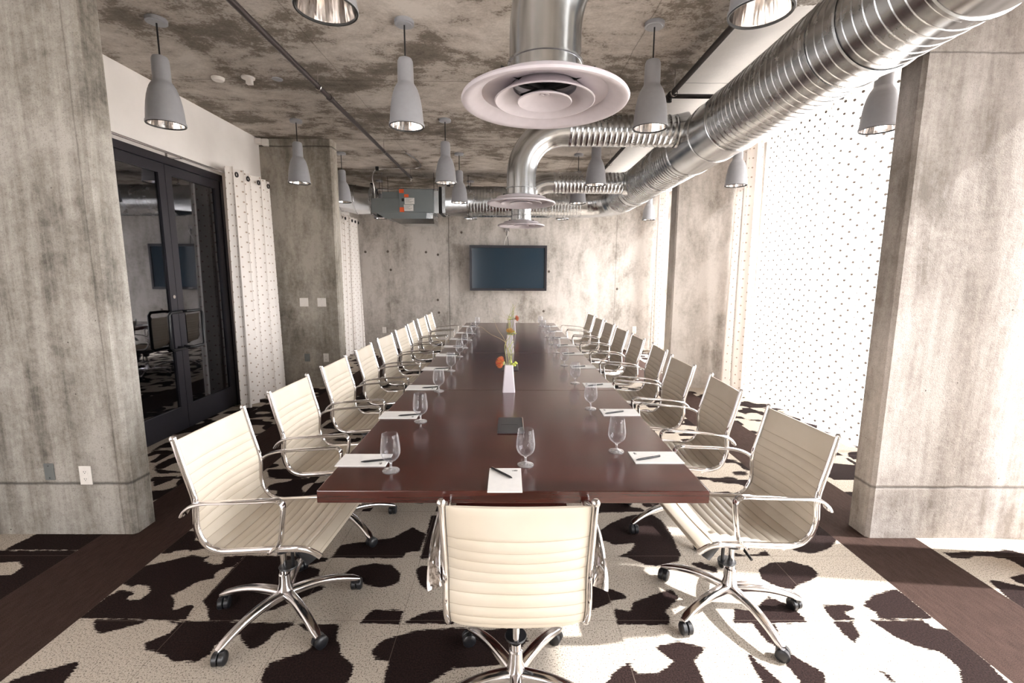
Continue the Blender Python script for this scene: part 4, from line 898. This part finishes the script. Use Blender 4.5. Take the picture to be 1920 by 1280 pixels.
MB().cyl((1.435, 4.38, 3.185), (1.435, 4.47, 3.185), .029, 14).cyl((1.435, 4.42, 3.135), (1.435, 4.42, 3.19), .022, 12).build('tee_fitting', 'pipe_black', pr)
for y in (1.0, 4.30, 6.9):
    MB().cyl((1.435, y, 3.19), (1.435, y, CEIL), .004, 8).build('hanger_rod', 'alu', pr)
    MB().tube([(1.435 + .028 * math.cos(a), y, 3.17 + .03 * math.sin(a)) for a in [2 * PI * i / 16 for i in range(17)]], 1.0, 6, flat=(.010, .0015), lat=(0, 1, 0)).build('clevis', 'alu', pr)
bp = empty('ceiling_pipe', 'thin pipe running crosswise under the ceiling behind the ventilation box', 'pipe', (0, 0, 0))
MB().cyl((-3.31, 9.45, 3.24), (-.4, 9.45, 3.24), .018, 12).build('pipe', 'alu', bp)
for x in (-2.7, -1.2): MB().box(x - .03, x + .03, 9.42, 9.48, 3.22, CEIL).build('clamp', 'pipe_black', bp, smooth=False)
cn = empty('conduit', 'pale curved electrical conduit bending down from the ceiling into the ventilation box', 'conduit', (0, 0, 0))
MB().tube(catmull([(-1.50, 7.02, CEIL - .012), (-1.497, 7.07, CEIL - .022), (-1.43, 7.35, CEIL - .03), (-1.42, 7.7, CEIL - .03), (-1.50, 7.95, CEIL - .03), (-1.75, 8.0, CEIL - .03), (-2.15, 8.02, CEIL - .035), (-2.28, 8.12, CEIL - .06), (-2.36, 8.30, 3.22), (-2.365, 8.40, 3.08), (-2.365, 8.42, 2.90)], 6), .011, 10).build('conduit_tube', 'alu', cn)
MB().cbox((-2.2, 8.03, CEIL - .03), (.05, .04, .06)).build('clamp', 'gasket', cn, smooth=False)
tag(MB().lathe([(.0, -.028), (.045, -.026), (.052, -.018), (.055, -.004), (.055, 0), (0, 0)], 28).build('smoke_detector', 'white_plastic', loc=(-2.66, 4.53, CEIL)), 'small white smoke detector on the ceiling beside the plaster wall', 'smoke detector')
sd = empty('alarm_strobe', 'white ceiling fitting with a boxy tip right of the small smoke detector', 'ceiling fitting', (-2.38, 4.52, CEIL))
MB().lathe([(.0, -.012), (.055, -.012), (.058, 0), (0, 0)], 28).build('base_plate', 'white_plastic', sd)
MB().cbox((.01, 0, -.035), (.05, .04, .05)).build('lens_block', 'white_plastic', sd, smooth=False)
tag(MB().lathe([(.0, -.006), (.045, -.006), (.048, 0), (0, 0)], 24).build('cover_plate', 'pend', loc=(-2.13, 4.55, CEIL)), 'flat grey round cover plate on the ceiling left of the sprinkler pipe', 'cover plate')
bk = MB().cbox((-3.28, 6.38, 3.30), (.08, .08, .07)); bk.cbox((-3.20, 6.39, 3.29), (.07, .05, .09))
tag(bevel(bk.build('motion_sensor', 'white_plastic', smooth=False), .006), 'small white sensor box at the top end of the plaster wall', 'sensor')

# ------------------------------------------------------------------ television and wall plates
tv = empty('television', 'flat black television screen mounted on the end wall', 'television', (-.019, 9.80, 1.725))
bevel(MB().box(-.805, .805, -.028, .02, -.468, .468).build('housing', 'black', tv, smooth=False), .004)
f = MB(); o_, i_ = (.803, .466), (.758, .415)
for a, b, c, d in ((-o_[0], o_[0], i_[1], o_[1]), (-o_[0], o_[0], -o_[1], -i_[1] - .004), (-o_[0], -i_[0], -i_[1] - .004, i_[1]), (i_[0], o_[0], -i_[1] - .004, i_[1])): f.box(a, b, -.052, -.0285, c, d)
bevel(f.build('bezel', 'tv_bezel' if 'tv_bezel' in MAT else 'door_metal', tv, smooth=False), .003)
ts = NT('television_glass'); ts.b.inputs['Base Color'].default_value = lin((34, 52, 66)); ts.b.inputs['Roughness'].default_value = .12; ts.b.inputs['Specular IOR Level'].default_value = .4
MAT['tv_glass'] = ts.m
MB().box(-.757, .757, -.036, -.029, -.417, .414).build('screen', 'tv_glass', tv, smooth=False)
m = MB()
for k in range(7): m.box(-.040 + k * .012, -.032 + k * .012, -.0530, -.0521, -.446, -.438)
m.build('maker_mark', 'alu', tv, smooth=False)
MB().box(-.25, .25, .021, .099, -.2, .2).build('wall_bracket', 'gasket', tv, smooth=False)
cb = empty('television_cables', 'two loose cables hanging from a socket down to the television', 'cable', (0, 0, 0))
MB().box(-.09, .0, 9.875, 9.9, 2.47, 2.58).build('socket_box', 'alu', cb, smooth=False)
MB().tube(catmull([(-.045, 9.868, 2.50), (-.06, 9.86, 2.43), (-.03, 9.87, 2.33), (-.02, 9.87, 2.2), (-.02, 9.87, 2.12)], 5), .006, 8).build('black_cable', 'cord', cb)
MB().tube(catmull([(-.035, 9.862, 2.50), (-.02, 9.85, 2.44), (-.07, 9.86, 2.34), (-.10, 9.87, 2.24), (-.10, 9.87, 2.12)], 5), .006, 8).build('white_cable', 'white_plastic', cb)
def plate(name, face, c, w, h, mat, label, cat, duplex=0, group=None):
    """face: 'y' plate facing the camera on a wall at y=c[1]"""
    t = empty(name, label, cat, c, group=group)
    bevel(MB().box(-w / 2, w / 2, -.006, 0, -h / 2, h / 2).build('cover_plate', mat, t, smooth=False), .0025)
    if duplex:
        for s in (-1, 1):
            MB().cbox((0, -.0068, s * h * .19), (w * .46, .003, h * .24)).build('receptacle', mat, t, smooth=False)
            MB().cbox((-.006, -.0085, s * h * .19 + .002), (.002, .001, .009)).cbox((.006, -.0085, s * h * .19 + .002), (.002, .001, .007)).cbox((0, -.0085, s * h * .19 - .008), (.004, .001, .004)).build('slot', 'ink', t, smooth=False)
    else: MB().cbox((0, -.0068, h * .36), (.005, .002, .005)).cbox((0, -.0068, -h * .36), (.005, .002, .005)).build('screw', 'ink' if mat == 'grey_plate' else 'alu', t, smooth=False)
    return t
plate('wall_outlet', 'y', (-2.55, 2.665, .383), .072, .118, 'white_plastic', 'white duplex outlet low on the broad left pillar', 'electrical outlet', 1)
plate('blank_plate', 'y', (-2.765, 2.665, .405), .058, .105, 'grey_plate', 'grey blank plate left of the white outlet on the broad left pillar', 'wall plate')
plate('light_switch', 'y', (-2.845, 6.45, 1.20), .118, .118, 'white_plastic', 'left square white switch plate on the slim left concrete pillar', 'switch plate')
plate('light_switch', 'y', (-2.600, 6.45, 1.20), .118, .118, 'white_plastic', 'right square white switch plate on the slim left concrete pillar', 'switch plate')
plate('wall_outlet', 'y', (-2.58, 6.45, .42), .075, .12, 'white_plastic', 'white outlet low on the slim left concrete pillar', 'electrical outlet', 1)
plate('blank_plate', 'y', (-2.845, 6.45, .42), .072, .11, 'grey_plate', 'grey plate low on the slim left pillar beside the dotted curtain', 'wall plate')
plate('wall_outlet', 'y', (-2.68, 9.90, .40), .085, .13, 'white_plastic', 'white outlet low on the end wall behind the left chairs', 'electrical outlet', 1)
plate('wall_outlet', 'y', (2.70, 9.90, .42), .085, .16, 'white_plastic', 'white outlet low on the end wall behind the right chairs', 'electrical outlet', 1)
# formwork tie holes cast in the end wall
m = MB()
for x, z in ((-3.02, 2.05), (-1.75, 2.05), (-2.55, 2.06), (-2.5, 1.68), (-1.5, 2.0), (-1.52, 1.05), (-1.5, .78), (.74, .82), (.84, 1.66), (-1.0, 2.46), (2.3, 1.3)):
    m.tube([(x, 9.899, z), (x, 9.8965, z)], [.026, .020], 14)
m.build('tie_hole', 'pit', wb)
